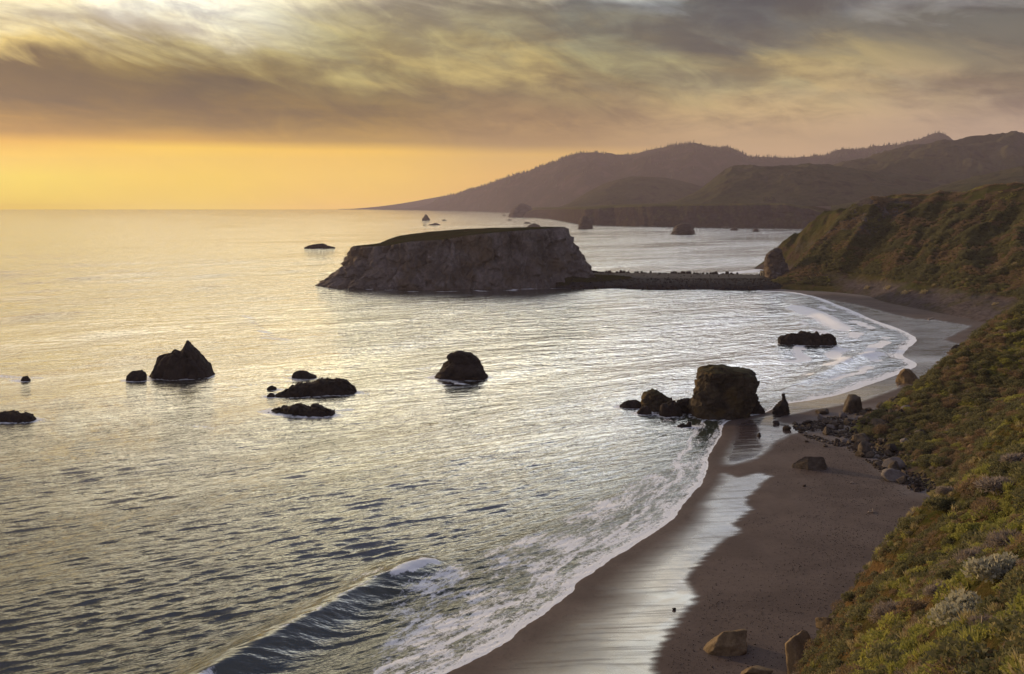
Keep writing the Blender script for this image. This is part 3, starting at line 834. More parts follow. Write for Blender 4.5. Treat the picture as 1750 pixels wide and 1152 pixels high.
# coastal terrace with its sea cliff
def terrace():
    bot = [(886, 371.2), (915, 372.5), (940, 374), (960, 377.5), (985, 382), (1000, 384), (1050, 385), (1100, 386.5), (1200, 388), (1300, 389), (1400, 390.5), (1520, 392)]
    top = [(886, 368), (905, 361), (915, 357.5), (960, 357), (1000, 356.5), (1030, 354), (1060, 352.5), (1100, 351), (1200, 349), (1300, 348), (1345, 347.5), (1385, 354), (1420, 366), (1460, 376), (1520, 388)]
    ncol, rows = 420, 44
    px = np.linspace(886, 1520, ncol)
    jag = 1.4 * perlin(np.stack([px * 0.03, px * 0, px * 0], 1)) + 0.6 * perlin(np.stack([px * 0.09, px * 0 + 3, px * 0], 1))
    Yb = EYE * FOC / (interp_px(bot, px) - HOR)
    Yb = Yb * (1 + 0.004 * jag)
    run = 45 + 4 * perlin(np.stack([px * 0.03, px * 0 + 9, px * 0], 1))
    zt = EYE - (interp_px(top, px) - HOR) * (Yb + run) / FOC
    t = np.linspace(0, 1, rows)[:, None]
    hz = np.clip(t / 0.72, 0, 1)
    Yc = Yb + run * hz ** 1.3 + np.clip((t - 0.72) / 0.28, 0, 1) * 1100
    Zc = zt * hz ** 0.85 + np.clip((t - 0.72) / 0.28, 0, 1) * 6 - (t == 0) * 2.0
    X = (px - 875)[None] * (Yb + run * 0.5) / FOC * np.ones_like(t) + np.clip((t - 0.72) / 0.28, 0, 1) * ((px - 875) * 1100 / FOC)[None]
    x, y, z = X.ravel(), Yc.ravel(), Zc.ravel()
    w = np.repeat(np.sin(np.clip(t / 0.72, 0, 1) * math.pi), ncol, 1).ravel()
    y = y + w * 20 * fbm(np.stack([x * 0.010, y * 0, z * 0.030], 1), 5, 0.55)
    V = np.stack([x, y, z], 1)
    bare = np.repeat((np.clip(t / 0.72, 0, 1) < 0.93).astype(float), ncol, 1).ravel()
    m = hill_mat('terrace cliff and turf', (0.060, 0.064, 0.026, 1), (0.078, 0.076, 0.034, 1), (0.075, 0.062, 0.04, 1), (0.040, 0.032, 0.036, 1), 0.012, (0.5, 0.3), 0.8, 6.0)
    tag(mesh_obj('coastal_terrace', V, grid_faces(rows, ncol), m, attrs={'bare': bare}), kind='structure')
terrace()

# ================================================================== causeway joining the stack to the coast
def causeway():
    poly = [(20, 640), (45, 633), (94, 630), (154, 622), (190, 624), (225, 640), (225, 745), (190, 722), (150, 727), (100, 735), (60, 744), (35, 742), (20, 700)]
    xs = np.arange(8, 232, 1.3); ys = np.arange(612, 752, 1.0)
    X, Y = np.meshgrid(xs, ys); x, y = X.ravel(), Y.ravel()
    s = signed(x, y, smooth_line(poly + poly[:1], 4)) + 1.6 * fbm(xy0(x, y, 0.12), 3)
    z = np.where(s > 0, 5.2 * (1 - np.exp(-s / 9.0)), 0.3 * s) + np.where(s > 0, 0.45, 0.1) * fbm(xy0(x, y, 0.35, 2), 3) * np.where(s > 16, 0.25, 1)
    z = z + sstep(x, 66, 30) * sstep(s, 2, 12) * 4.0
    F = grid_faces(len(ys), len(xs), s > -5)
    V = np.stack([x, y, z], 1)
    V2, F2, _ = compact(V, F)
    cz = lambda a, b: z.reshape(len(ys), len(xs))[int(round((b - 612) / 1.0)), int(round((a - 8) / 1.3))]
    tag(mesh_obj('causeway', V2, F2, M_CAUSE), kind='structure')
    # surfaced area on top
    C = smooth_line([(80, 668), (110, 662), (150, 660), (186, 664), (188, 700), (150, 706), (105, 712), (84, 706), (80, 668)], 5)
    xs2 = np.arange(78, 192, 2.0); ys2 = np.arange(655, 716, 2.0)
    X2, Y2 = np.meshgrid(xs2, ys2); a, b = X2.ravel(), Y2.ravel()
    F = grid_faces(len(ys2), len(xs2), signed(a, b, C) > 0)
    fx = np.interp(a, xs, np.arange(len(xs))).round().astype(int); fy = np.interp(b, ys, np.arange(len(ys))).round().astype(int)
    zz = z.reshape(len(ys), len(xs))[fy, fx]
    V2, F2, _ = compact(np.stack([a, b, zz + 0.25], 1), F)
    tag(mesh_obj('car_park', V2, F2, M_ASPH), kind='structure')
    # green shelf at the foot of the stack
    C = smooth_line([(18, 640), (50, 641), (78, 652), (90, 668), (70, 690), (40, 690), (18, 640)], 5)
    F = None
    xs3 = np.arange(10, 96, 2.0); ys3 = np.arange(634, 696, 2.0)
    X3, Y3 = np.meshgrid(xs3, ys3); a, b = X3.ravel(), Y3.ravel()
    fx = np.interp(a, xs, np.arange(len(xs))).round().astype(int); fy = np.interp(b, ys, np.arange(len(ys))).round().astype(int)
    zz = z.reshape(len(ys), len(xs))[fy, fx]
    F = grid_faces(len(ys3), len(xs3), signed(a, b, C) > 0)
    V2, F2, _ = compact(np.stack([a, b, zz + 0.35 + 0.25 * fbm(xy0(a, b, 0.3), 2)], 1), F)
    tag(mesh_obj('turf_shelf', V2, F2, M_TURF, attrs={'bare': np.zeros(len(V2))}), kind='structure')
    return cz
cause_z = causeway()

# ================================================================== the flat-topped stack
def big_stack():
    T = [(-119, 665, 28.8), (-92, 648, 30), (-74, 643, 33.3), (-48.6, 640, 35), (-31.7, 640, 38), (-10.6, 642, 40), (10.6, 645, 41.7), (36.4, 665, 43.3), (37, 700, 42.4), (12, 720, 41.5), (-36, 725, 40.2), (-64, 722, 38.2), (-91.6, 712, 35), (-103, 695, 30.2)]
    B = [(-147, 652, 0), (-114, 632, 0), (-85, 628, 0), (-52, 626, 0), (-30, 627, 0), (-5, 629, 0), (25, 634, 0), (62, 660, 0), (64, 700, 0), (30, 742, 0), (-36, 752, 0), (-70, 750, 0), (-108, 735, 0), (-142, 700, 0)]
    EX = [1.8, 1.6, 1.5, 1.35, 1.3, 1.3, 1.25, 1.05, 1.1, 1.3, 1.3, 1.3, 1.5, 1.7]
    n = len(T)
    # closed smooth curves, the seen front sampled densely
    def closed(A, k=40):
        A = np.array(A, float)
        A = A[:, None] if A.ndim == 1 else A
        out = []
        for i in range(n):
            a, b, c, d = A[(i - 1) % n], A[i], A[(i + 1) % n], A[(i + 2) % n]
            kk = k if i <= 7 else 12
            for t in np.linspace(0, 1, kk, endpoint=False):
                q = 0.5 * (2 * b + (c - a) * t + (2 * a - 5 * b + 4 * c - d) * t * t + (3 * b - a - 3 * c + d) * t ** 3)
                lnr = b + (c - b) * t
                out.append(0.6 * q + 0.4 * lnr)
        return np.array(out)
    Tc, Bc, Ec = closed(T), closed(B), closed(EX)[:, 0]
    nc = len(Tc); lev = 70
    h = np.linspace(0, 1, lev)[:, None]
    ctr = np.array([-45, 688])
    fr = (1 - h) ** Ec[None]
    Xc = Tc[None, :, 0] + (Bc[None, :, 0] - Tc[None, :, 0]) * fr
    Yc = Tc[None, :, 1] + (Bc[None, :, 1] - Tc[None, :, 1]) * fr
    Zc = -2.0 + (Tc[None, :, 2] + 2.0) * h * np.ones_like(Xc)
    x, y, z = Xc.ravel(), Yc.ravel(), Zc.ravel()
    hh = np.repeat(h, nc, 1).ravel()
    ox, oy = x - ctr[0], y - ctr[1]
    L = np.hypot(ox / 100, oy / 50); ox, oy = ox / 100 / L, oy / 50 / L
    L = np.hypot(ox, oy); ox /= L; oy /= L
    p = np.stack([x, y, z], 1)
    ribs = fbm(p * (0.055, 0.055, 0.014) + 3, 4, 0.55, ridged=True)
    crag = fbm(p * 0.13, 5, 0.6)
    f1, f2, idv = worley(p * (0.085, 0.085, 0.06))
    f1b, f2b, idb, tb = worley(p * (0.20, 0.20, 0.12) + 5, True)
    disp = 4.8 * (ribs - 0.15) + 2.4 * crag + 3.0 * (idv - 0.5) * sstep(f2 - f1, 0.0, 0.2) + 1.6 * (idb - 0.5) + 2.4 * tb - 1.2 * (1 - sstep(f2 - f1, 0, 0.08))
    # one deep gully down the face right of centre
    gl = np.exp(-((x - 6 - 0.25 * (30 - z)) / 3.0) ** 2) * (y < 670)
    disp = disp - 3.2 * gl
    fade = np.clip(hh * 9, 0.35, 1) * np.where(hh > 0.985, 0.55, 1)
    x = x + ox * disp * fade; y = y + oy * disp * fade
    z = z + 0.7 * crag * np.clip((1 - hh) * 8, 0.1, 1)
    ring = np.stack([x, y, z], 1)
    last = ring[-nc:]
    V = [ring]; rows = lev
    ct = np.array([-35, 690, 38.0])
    ks = [0.97, 0.93, 0.87, 0.78, 0.66, 0.52, 0.36, 0.18, 0.03]
    zf = tps_fit(T + [(-40, 690, 38.5), (0, 685, 42.2), (-80, 680, 34)], 0.2)
    for k in ks:
        q = ct + (last - ct) * k
        q[:, 2] = zf(q[:, 0], q[:, 1]) + 0.5 * fbm(xy0(q[:, 0], q[:, 1], 0.1), 3) + (0.25 if k < 0.96 else 0.0)
        V.append(q); rows += 1
    V = np.vstack(V)
    F = grid_faces(rows, nc, wrap=True)
    lv = F.min(1) // nc
    root = empty('sea_stack', (-45, 688, 0), 'huge flat-topped rock headland with grassy top joined to shore by causeway', 'sea stack')
    off = np.array([-45, 688, 0])
    for nm, sel, mat in (('cliff', lv < lev - 1, M_GOAT), ('grass_top', lv >= lev - 1, M_GOATTOP)):
        V2, F2, _ = compact(V, F[sel])
        mesh_obj(nm, V2 - off, F2, mat, parent=root, attrs={'bare': np.zeros(len(V2))})
big_stack()

# ================================================================== rocks
FOOT = []      # (x, y, half width, half depth) of rocks standing in the water, for the foam round them

def crag(p, size, seed, amt):
    """faceted, cracked displacement for rock surfaces"""
    q = p / size + seed * 3.7
    q = q + 0.10 * np.stack([fbm(q * 3.0 + k, 3) for k in (0, 20, 40)], 1)
    f1, f2, idv, tl = worley(q * (1.7, 1.7, 1.4), True)
    f1b, f2b, idb, tb = worley(q * 4.6 + 9, True)
    d = 0.50 * (idv - 0.5) + 0.9 * tl * 0.8 + 0.34 * (idb - 0.5) * sstep(f2b - f1b, 0, 0.12) + 0.5 * tb
    d = d + 0.30 * fbm(q * 3.0, 5, 0.6) + 0.13 * fbm(q * 12, 3)
    d = d - 0.22 * (1 - sstep(f2 - f1, 0, 0.10)) - 0.08 * (1 - sstep(f2b - f1b, 0, 0.10))
    return 2.0 * d * amt * size

def rock_levels(name, left, right, base_py, label, cat, mat, depth=0.75, z0=0.0, amt=0.10, seed=0, nl=44, na=72, group=None, Y=None, foot=True, shift=0.0):
    """standing rock: left and right outline as (photo x, photo y) from top to foot"""
    left = np.array(left, float); right = np.array(right, float)
    w_px = right[-1, 0] - left[-1, 0]
    Yf = (EYE - z0) * FOC / (base_py - HOR) if Y is None else Y
    hw = w_px / FOC * Yf / 2
    Yc = Yf + hw * depth * 0.9
    k = Yc / FOC
    lz = EYE - (left[:, 1] - HOR) * k; rz = EYE - (right[:, 1] - HOR) * k
    lx = (left[:, 0] - 875) * k; rx = (right[:, 0] - 875) * k
    ztop = max(lz[0], rz[0])
    zb = z0 - 0.6
    zl = zb + (ztop - zb) * np.linspace(0, 1, nl)
    XL = np.interp(zl, lz[::-1], lx[::-1]); XR = np.interp(zl, rz[::-1], rx[::-1])
    c = (XL + XR) / 2; w = np.maximum((XR - XL) / 2, 0.02 * hw)
    a = np.linspace(0, 2 * math.pi, na, endpoint=False)
    cs, sn = np.cos(a), np.sin(a)
    e = 0.78
    ex = np.sign(cs) * np.abs(cs) ** e; ey = np.sign(sn) * np.abs(sn) ** e
    wd = np.minimum(w * depth + 0.12 * hw * depth, hw * depth) * (1 - 0.0 * w)
    X = c[:, None] + w[:, None] * ex[None]
    Y_ = Yc + shift * (zl - zb)[:, None] + wd[:, None] * ey[None]
    Z = np.repeat(zl[:, None], na, 1)
    p = np.stack([X.ravel(), Y_.ravel(), Z.ravel()], 1)
    out = np.stack([np.tile(cs, nl), np.tile(sn, nl), np.repeat(np.linspace(-0.1, 0.35, nl), na)], 1)
    size = max(hw, (ztop - zb) / 2)
    d = crag(p, size, seed, amt)
    p = p + out * d[:, None]
    top = p[-na:].mean(0); top[2] += 0.03 * size
    V = np.vstack([p, top])
    F4 = grid_faces(nl, na, wrap=True)
    cap = np.array([[(nl - 1) * na + i, (nl - 1) * na + (i + 1) % na, len(V) - 1, len(V) - 1] for i in range(na)])
    org = np.array([c[0], Yc, z0])
    me_v = V - org
    tri = np.vstack([F4[:, [0, 1, 2]], F4[:, [0, 2, 3]], cap[:, :3]])
    o = mesh_obj(name, me_v, tri, mat)
    o.location = org
    tag(o, label, cat, group)
    if foot:
        FOOT.append((c[0], Yc, w[2], wd[2]))
    return o

def rock_field(name, prof, base_py, label, cat, mat, depth=0.6, z0=0.0, amt=0.10, seed=0, n=64, group=None, Y=None, foot=True):
    """low, long or many-humped rock: outline of its top as (photo x, photo y)"""
    pr = np.array(prof, float)
    x0, x1 = pr[0, 0], pr[-1, 0]
    Yf = (EYE - z0) * FOC / (base_py - HOR) if Y is None else Y
    hw = (x1 - x0) / FOC * Yf / 2
    hd = hw * depth
    Yc = Yf + hd * 0.8
    k = Yc / FOC
    gx = np.linspace(x0, x1, n)
    zt = EYE - (np.interp(gx, pr[:, 0], pr[:, 1]) - HOR) * k - z0
    zt = np.maximum(zt, 0)
    m = max(14, int(n * 0.6))
    v = np.linspace(-1, 1, m)
    u = np.linspace(-1, 1, n)
    ends = np.sqrt(np.clip(1 - np.abs(u) ** 2.6, 0, 1))
    X = np.repeat(((gx - 875) * k)[None], m, 0)
    Yy = Yc + hd * v[:, None] * (0.25 + 0.75 * ends)[None]
    bow = np.clip(1 - np.abs(v) ** 2.4, 0, 1) ** 0.6
    Z = zt[None] * bow[:, None]
    p = np.stack([X.ravel(), Yy.ravel(), Z.ravel()], 1)
    size = max(hw * 0.55, zt.max())
    d = crag(p + (0, 0, z0), size, seed, amt)
    wgt = np.clip(p[:, 2] / (0.25 * zt.max() + 1e-6), 0.15, 1)
    p[:, 2] += d * 0.6 * wgt
    p[:, 1] += d * 0.9 * np.repeat(np.sign(v)[:, None], n, 1).ravel()
    edge = np.ones((m, n), bool); edge[1:-1, 1:-1] = False
    p[:, 2] = np.where(edge.ravel(), -0.8, p[:, 2])
    org = np.array([(x0 + x1) / 2 * k - 875 * k, Yc, z0])
    V = p + (0, 0, z0) - org
    F = grid_faces(m, n)
    o = mesh_obj(name, V, F, mat)
    o.location = org
    tag(o, label, cat, group)
    if foot:
        FOOT.append((org[0], Yc, hw * 0.95, hd * 0.9))
    return o

# --- rocks standing in the bay
rock_field('sea_rock', [(256, 643), (260, 633), (266, 627), (271, 611), (276, 607), (286, 606), (295, 603), (298, 597), (304, 598), (311, 601), (316, 594), (319, 584), (324, 585), (327, 592), (332, 594), (337, 602), (345, 610), (352, 621), (358, 630), (363, 642)], 648,
           'dark jagged sea rock with a pointed peak, standing alone in the left of the bay', 'rock', M_SEA_ROCK, 0.55, seed=1, n=110, amt=0.07)
rock_field('sea_rock', [(216, 650), (220, 638), (228, 634), (240, 633), (249, 636), (250, 650)], 652, 'small squat black rock just left of the pointed sea rock', 'rock', M_SEA_ROCK, 0.6, seed=2, n=32)
rock_field('sea_rock', [(36, 650), (40, 643), (46, 642), (52, 649)], 650, 'tiny black rock awash by the left edge, level with the pointed sea rock', 'rock', M_SEA_ROCK, 0.6, seed=3, n=24)
rock_field('sea_rock', [(-22, 718), (-10, 708), (4, 704), (24, 703), (34, 707), (44, 704), (51, 709), (58, 713), (60, 718)], 722, 'low black rock cut by the left edge of the bay', 'rock', M_SEA_ROCK, 0.4, seed=4, n=48)
rock_field('sea_rock', [(499, 644), (502, 636), (512, 633), (524, 634), (530, 639), (541, 643)], 645, 'small flat rock just beyond the two long low reefs', 'rock', M_SEA_ROCK, 0.5, seed=5, n=32)
rock_field('sea_rock', [(470, 675), (486, 668), (498, 660), (512, 656), (528, 655), (545, 650), (562, 648), (580, 648), (594, 653), (604, 662), (610, 671)], 679, 'long low black reef, the bigger and farther of the two side by side', 'rock', M_SEA_ROCK, 0.42, seed=6, n=80, amt=0.13)
rock_field('sea_rock', [(456, 664), (460, 660), (466, 659), (473, 663)], 665, 'tiny rock awash off the upper left end of the bigger reef', 'rock', M_SEA_ROCK, 0.6, seed=7, n=20)
rock_field('sea_rock', [(456, 676), (461, 672), (466, 672), (470, 676)], 677, 'tiny rock touching the left tip of the bigger reef', 'rock', M_SEA_ROCK, 0.6, seed=8, n=20)
rock_field('sea_rock', [(457, 706), (470, 699), (490, 696), (504, 690), (514, 690), (524, 695), (540, 694), (556, 697), (572, 702)], 712, 'long low black reef, the nearer and flatter of the two side by side', 'rock', M_SEA_ROCK, 0.42, seed=9, n=72, amt=0.13)
rock_levels('sea_rock', [(780, 601), (772, 604), (767, 610), (765, 619), (756, 626), (744, 640), (740, 647)], [(788, 601), (801, 603), (812, 608), (819, 616), (824, 627), (831, 638), (832, 647)], 651,
            'black pyramid-shaped rock alone in the middle of the bay', 'rock', M_SEA_ROCK, 0.6, amt=0.08, seed=10)
rock_field('sea_rock', [(754, 656), (760, 653), (770, 653), (777, 656)], 657, 'low sliver of rock in front of the pyramid-shaped rock', 'rock', M_SEA_ROCK, 0.4, seed=11, n=24)
rock_field('sea_rock', [(1058, 695), (1066, 688), (1076, 684), (1088, 684), (1096, 688), (1098, 696)], 698, 'small low rock at the left end of the chain beside the huge block', 'rock', M_SEA_ROCK, 0.6, seed=12, n=40)
rock_levels('sea_rock', [(1112, 667), (1102, 672), (1097, 682), (1096, 692), (1096, 700)], [(1126, 668), (1138, 675), (1147, 684), (1153, 692), (1156, 702)], 703, 'rounded pale-streaked rock, tallest of the chain left of the huge block', 'rock', M_BIG_ROCK, 0.8, amt=0.11, seed=13)
rock_field('sea_rock', [(1088, 706), (1094, 698), (1103, 694), (1110, 696), (1114, 704)], 708, 'small dark rock at the front foot of the rounded pale-streaked rock', 'rock', M_SEA_ROCK, 0.7, seed=14, n=36)
rock_field('sea_rock', [(1126, 706), (1132, 692), (1140, 690), (1148, 684), (1153, 684), (1160, 694), (1166, 706)], 711, 'ragged dark rock in front, between the rounded rock and the huge block', 'rock', M_SEA_ROCK, 0.7, seed=15, n=44, amt=0.13)
rock_levels('sea_rock', [(1164, 682), (1157, 687), (1154, 696), (1154, 704)], [(1176, 682), (1182, 686), (1184, 696), (1184, 704)], 706, 'dark square rock touching the left side of the huge block', 'rock', M_SEA_ROCK, 0.8, amt=0.12, seed=16)
rock_levels('sea_rock', [(1216, 625), (1204, 628), (1193, 631), (1191, 650), (1187, 665), (1182, 682), (1180, 700), (1181, 715)], [(1240, 625), (1254, 631), (1276, 632), (1284, 640), (1290, 655), (1290, 680), (1284, 700), (1275, 716)], 717,
            'huge brown block of rock standing at the water edge of the beach', 'rock', M_BIG_ROCK, 0.8, amt=0.085, seed=17, nl=80, na=140)
rock_levels('sea_rock', [(1292, 683), (1288, 690), (1283, 700), (1282, 706)], [(1294, 683), (1300, 691), (1306, 700), (1307, 706)], 707, 'small cone-shaped rock just right of the huge block', 'rock', M_SEA_ROCK, 0.7, amt=0.09, seed=18, nl=30, na=44, z0=0.1)
rock_levels('sea_rock', [(1337, 673), (1335, 684), (1329, 690), (1322, 700), (1321, 708)], [(1341, 673), (1343, 684), (1347, 692), (1349, 708)], 710, 'narrow bottle-shaped dark rock on wet sand', 'rock', M_SEA_ROCK, 0.75, amt=0.07, seed=19, nl=40, na=48, z0=0.3)
rock_field('sea_rock', [(1157, 728), (1166, 724), (1173, 726), (1177, 720), (1181, 721), (1182, 728)], 730, 'low two-pointed rock awash in front of the huge block', 'rock', M_SEA_ROCK, 0.5, seed=20, n=36)
rock_field('sea_rock', [(1330, 578), (1345, 571), (1360, 570), (1368, 568), (1386, 568), (1398, 567), (1402, 576), (1408, 572), (1420, 571), (1428, 577), (1428, 585)], 590, 'long dark blocky reef near the curve of the beach', 'rock', M_SEA_ROCK, 0.3, seed=21, n=80, amt=0.12)
rock_field('sea_rock', [(520, 423), (530, 419), (540, 417), (552, 416), (560, 420), (573, 423)], 425, 'low dark islet left of the flat-topped headland', 'rock', M_SEA_ROCK, 0.4, seed=22, n=48)
# --- far off rocks
rock_levels('sea_rock', [(727, 366.5), (724, 371), (721, 375), (721, 376.5)], [(729, 366.5), (732, 371), (735, 376), (735, 376.5)], 377, 'small pointed rock far out, above the flat-topped headland left part', 'rock', M_FAR_ROCK, 0.7, amt=0.06, seed=23, nl=24, na=32, foot=False)
for k, (pf, by, lb) in enumerate([
    ([(755, 376.6), (759, 374.6), (764, 376.6)], 377, 'tiny rock far out, right of the small pointed rock'),
    ([(731, 384.6), (740, 382), (745, 381), (753, 384.2)], 384.8, 'low far rock in front of the small pointed rock'),
    ([(722, 385.2), (725, 384), (728, 385)], 385.4, 'speck of rock left of the low far rock'),
    ([(857, 368.2), (861, 366.6), (865, 368)], 368.6, 'tiny rock just off the domed islet'),
    ([(865, 376.4), (870, 374.8), (876, 376.4)], 376.8, 'tiny low rock below the domed islet'),
    ([(895, 381.6), (899, 379.4), (904, 380), (908, 382)], 382.4, 'tiny rock beyond the highest end of the flat-topped headland'),
    ([(1092, 386.6), (1098, 385.4), (1106, 386.6)], 388, 'low flat skerry midway along the far bay'),
    ([(1110, 386.8), (1116, 385.4), (1122, 386.8)], 388, 'low skerry just left of the big far rock'),
    ([(1247, 393.4), (1252, 389.5), (1256, 387.5), (1262, 393.4)], 394, 'small dark rock in the far bay, right of the big far rock'),
    ([(1286, 395.4), (1290, 391), (1293, 390.4), (1298, 395.4)], 396, 'small pointed rock farthest right in the far bay'),
    ([(1036, 385.8), (1044, 384.4), (1052, 385.8)], 386.6, 'dark low skerry under the far terrace cliff'),
    ([(1232, 387.6), (1240, 385.8), (1247, 387.4)], 388.6, 'low skerry at the far beach'),
]):
    rock_field('sea_rock', pf, by, lb, 'rock', M_FAR_ROCK, 0.7, seed=30 + k, n=20, foot=False)
rock_levels('sea_rock', [(997, 370), (991, 375), (988, 382), (988, 390)], [(1003, 370), (1010, 376), (1013, 383), (1013, 390)], 391, 'tall rounded far rock with a pale left side, under the terrace cliff', 'rock', M_FAR_ROCK, 0.8, amt=0.08, seed=45, nl=30, na=40, foot=False)
rock_levels('sea_rock', [(1163, 381.5), (1155, 387), (1150, 394), (1146, 400)], [(1176, 381.5), (1182, 387), (1186, 394), (1188, 400)], 401, 'big far rock with sloping sides in the middle of the far bay', 'rock', M_FAR_ROCK, 0.8, amt=0.07, seed=46, nl=30, na=44, foot=False)
rock_levels('sea_rock', [(910, 382), (904, 384.5), (900, 388)], [(916, 382), (922, 385), (925, 389)], 389, 'grey rock peeping over the right end of the flat-topped headland', 'rock', M_FAR_ROCK, 0.8, amt=0.07, seed=47, nl=24, na=36, foot=False)
rock_levels('islet', [(889, 348), (880, 352), (874, 360), (868, 371)], [(894, 348), (903, 351), (910, 358), (922, 371)], 371.5, 'dome-shaped islet at the tip of the far terrace', 'islet', M_FAR_ROCK, 0.9, amt=0.05, seed=48, nl=30, na=48, foot=False)
# --- rock tower at the end of the headland
rock_levels('rock_tower', [(1326, 424), (1316, 428), (1309, 436), (1307, 448), (1307, 462), (1309, 474)], [(1330, 424), (1337, 430), (1338, 440), (1342, 450), (1346, 462), (1352, 474)], 474, 'tall rounded rock tower where the causeway meets the headland', 'rock', M_GOAT, 0.8, z0=4.0, amt=0.07, seed=49, nl=50, na=70, Y=665, foot=False)

# --- boulders on the beach
def boulder_mesh(name, seed, mat, sub=3, angular=False):
    import bmesh
    bm = bmesh.new()
    bmesh.ops.create_icosphere(bm, subdivisions=sub, radius=1.0)
    V = np.array([v.co[:] for v in bm.verts])
    F = np.array([[v.index for v in f.verts] for f in bm.faces])
    bm.free()
    rg = np.random.default_rng(seed)
    # chop with random planes for flat broken faces
    for _ in range(11):
        nrm = rg.normal(size=3); nrm /= np.linalg.norm(nrm)
        lim = rg.uniform(0.30, 0.72) if angular else rg.uniform(0.42, 0.80)
        d = V @ nrm
        V = V - np.outer(np.clip(d - lim, 0, None) * 0.92, nrm)
    V = V * (1 + 0.16 * fbm(V * 1.6 + seed * 5.1, 4)[:, None] + 0.07 * fbm(V * 5 + seed, 3)[:, None])
    me_o = mesh_obj(name, V, F, mat, smooth=not angular)
    return me_o

PROTO = {}
def boulder(px, py, w_px, label, mat, asp=(1, 0.8, 0.6), group=None, seed=None, name='boulder', on=None, rz=None, sink=0.28, sub=3):
    """boulder whose visible foot is at the pixel px, py and that is w_px wide"""
    p = at_beach(px, py) if on is None else np.array(on)
    r = w_px / FOC * p[1] / 2
    seed = random.randrange(8) if seed is None else seed
    key = (seed, mat.name, sub)
    if key not in PROTO:
        o = boulder_mesh(name, seed, mat, sub, angular=sub <= 2)
        PROTO[key] = o
    else:
        o = PROTO[key].copy(); COL.objects.link(o); o.name = name
    o.scale = (r * asp[0] * 1.12, r * asp[1] * 1.12, r * asp[2] * 1.25)
    o.location = (p[0], p[1] + r * asp[1] * 0.6, p[2] + r * asp[2] * (1 - sink) * 0.6)
    o.rotation_euler = (random.uniform(-.15, .15), random.uniform(-.15, .15), random.uniform(0, 6.3) if rz is None else rz)
    for kk in ('label', 'category', 'group'):
        if kk in o: del o[kk]
    return tag(o, label, 'boulder', group)

boulder(1246, 1117, 96, 'big tan boulder lying on the dark sand at the bottom of the beach', M_TAN_ROCK, (1, 0.62, 0.5), seed=11, rz=0.3, sub=5)
boulder(1368, 1160, 70, 'tall tan boulder leaning on the bluff at the bottom edge', M_TAN_ROCK, (0.8, 0.9, 1.25), seed=12, sub=4)
boulder(1295, 1158, 52, 'low tan stone cut by the bottom edge of the beach', M_TAN_ROCK, (1, 0.7, 0.4), seed=13, rz=0.0, sub=4)
boulder(1392, 803, 60, 'grey wedge-shaped boulder alone on the open sand', M_BOULDER, (1, 0.7, 0.46), seed=15, rz=0.1, sub=5)
boulder(1552, 655, 40, 'sunlit orange-sided boulder on the wet sand behind the hillside', M_TAN_ROCK, (0.95, 0.9, 0.95), seed=16, sub=5)
boulder(1464, 706, 42, 'flat-topped grey boulder at the back of the rubble', M_BOULDER, (1, 0.9, 0.8), seed=17, rz=0.6, sub=4)
boulder(1408, 708, 28, 'dark boulder at the seaward end of the rubble', M_BOULDER, (1, 0.8, 0.5), seed=18, sub=4)
boulder(1329, 726, 14, 'small dark stone on wet sand, the farther of a pair', M_SEA_ROCK, (1, 0.8, 0.6), seed=19)
boulder(1347, 736, 16, 'small dark stone on wet sand, the nearer of a pair', M_SEA_ROCK, (1, 0.8, 0.6), seed=20)
boulder(1298, 746, 10, 'lone little stone in the middle of the shining wet sand', M_SEA_ROCK, (1, 0.8, 0.7), seed=21)
boulder(1484, 778, 28, 'dark upright boulder at the near front of the rubble', M_BOULDER, (1, 0.9, 1.0), seed=22, sub=4)
boulder(1510, 748, 50, 'large dark boulder half buried in the foot of the hillside', M_BOULDER, (1, 0.9, 0.7), seed=23, sub=4)
boulder(1476, 757, 32, 'dark rounded boulder in the middle of the rubble', M_BOULDER, (1, 0.9, 0.8), seed=24, sub=4)
boulder(1528, 802, 38, 'pale grey boulder, upper one of a pale pair below the hillside', M_PALE_ROCK, (1, 0.7, 0.6), seed=25, sub=4)
boulder(1536, 822, 46, 'pale grey boulder, lower and larger one of a pale pair below the hillside', M_PALE_ROCK, (1, 0.8, 0.5), seed=26, rz=0.2, sub=4)
boulder(1562, 782, 30, 'tilted grey slab at the hillside foot above the pale pair', M_BOULDER, (1, 0.6, 0.7), seed=27, sub=4)
boulder(1382, 494, 10, 'small brown stone at the bend of the far sand', M_BOULDER, (1, 0.8, 0.6), seed=28)
boulder(1411, 764, 10, 'small dark stone on smooth sand above the wedge-shaped boulder', M_BOULDER, (1, 0.8, 0.6), seed=29)
boulder(1379, 756, 8, 'smallest dark stone on smooth sand beside the wet edge', M_BOULDER, (1, 0.8, 0.6), seed=30)
boulder(1375, 832, 7, 'little black stone on bare sand below the wedge-shaped boulder', M_SEA_ROCK, (1, 0.8, 0.7), seed=31)
boulder(1152, 1043, 8, 'little black stone at the edge of the nearest wet sand', M_SEA_ROCK, (1, 0.8, 0.7), seed=32)
boulder(1638, 606, 22, 'dark boulder on the crest of the hillside against the sand', M_BOULDER, (1, 0.9, 0.9), seed=33, on=P(1638, 606, 247))

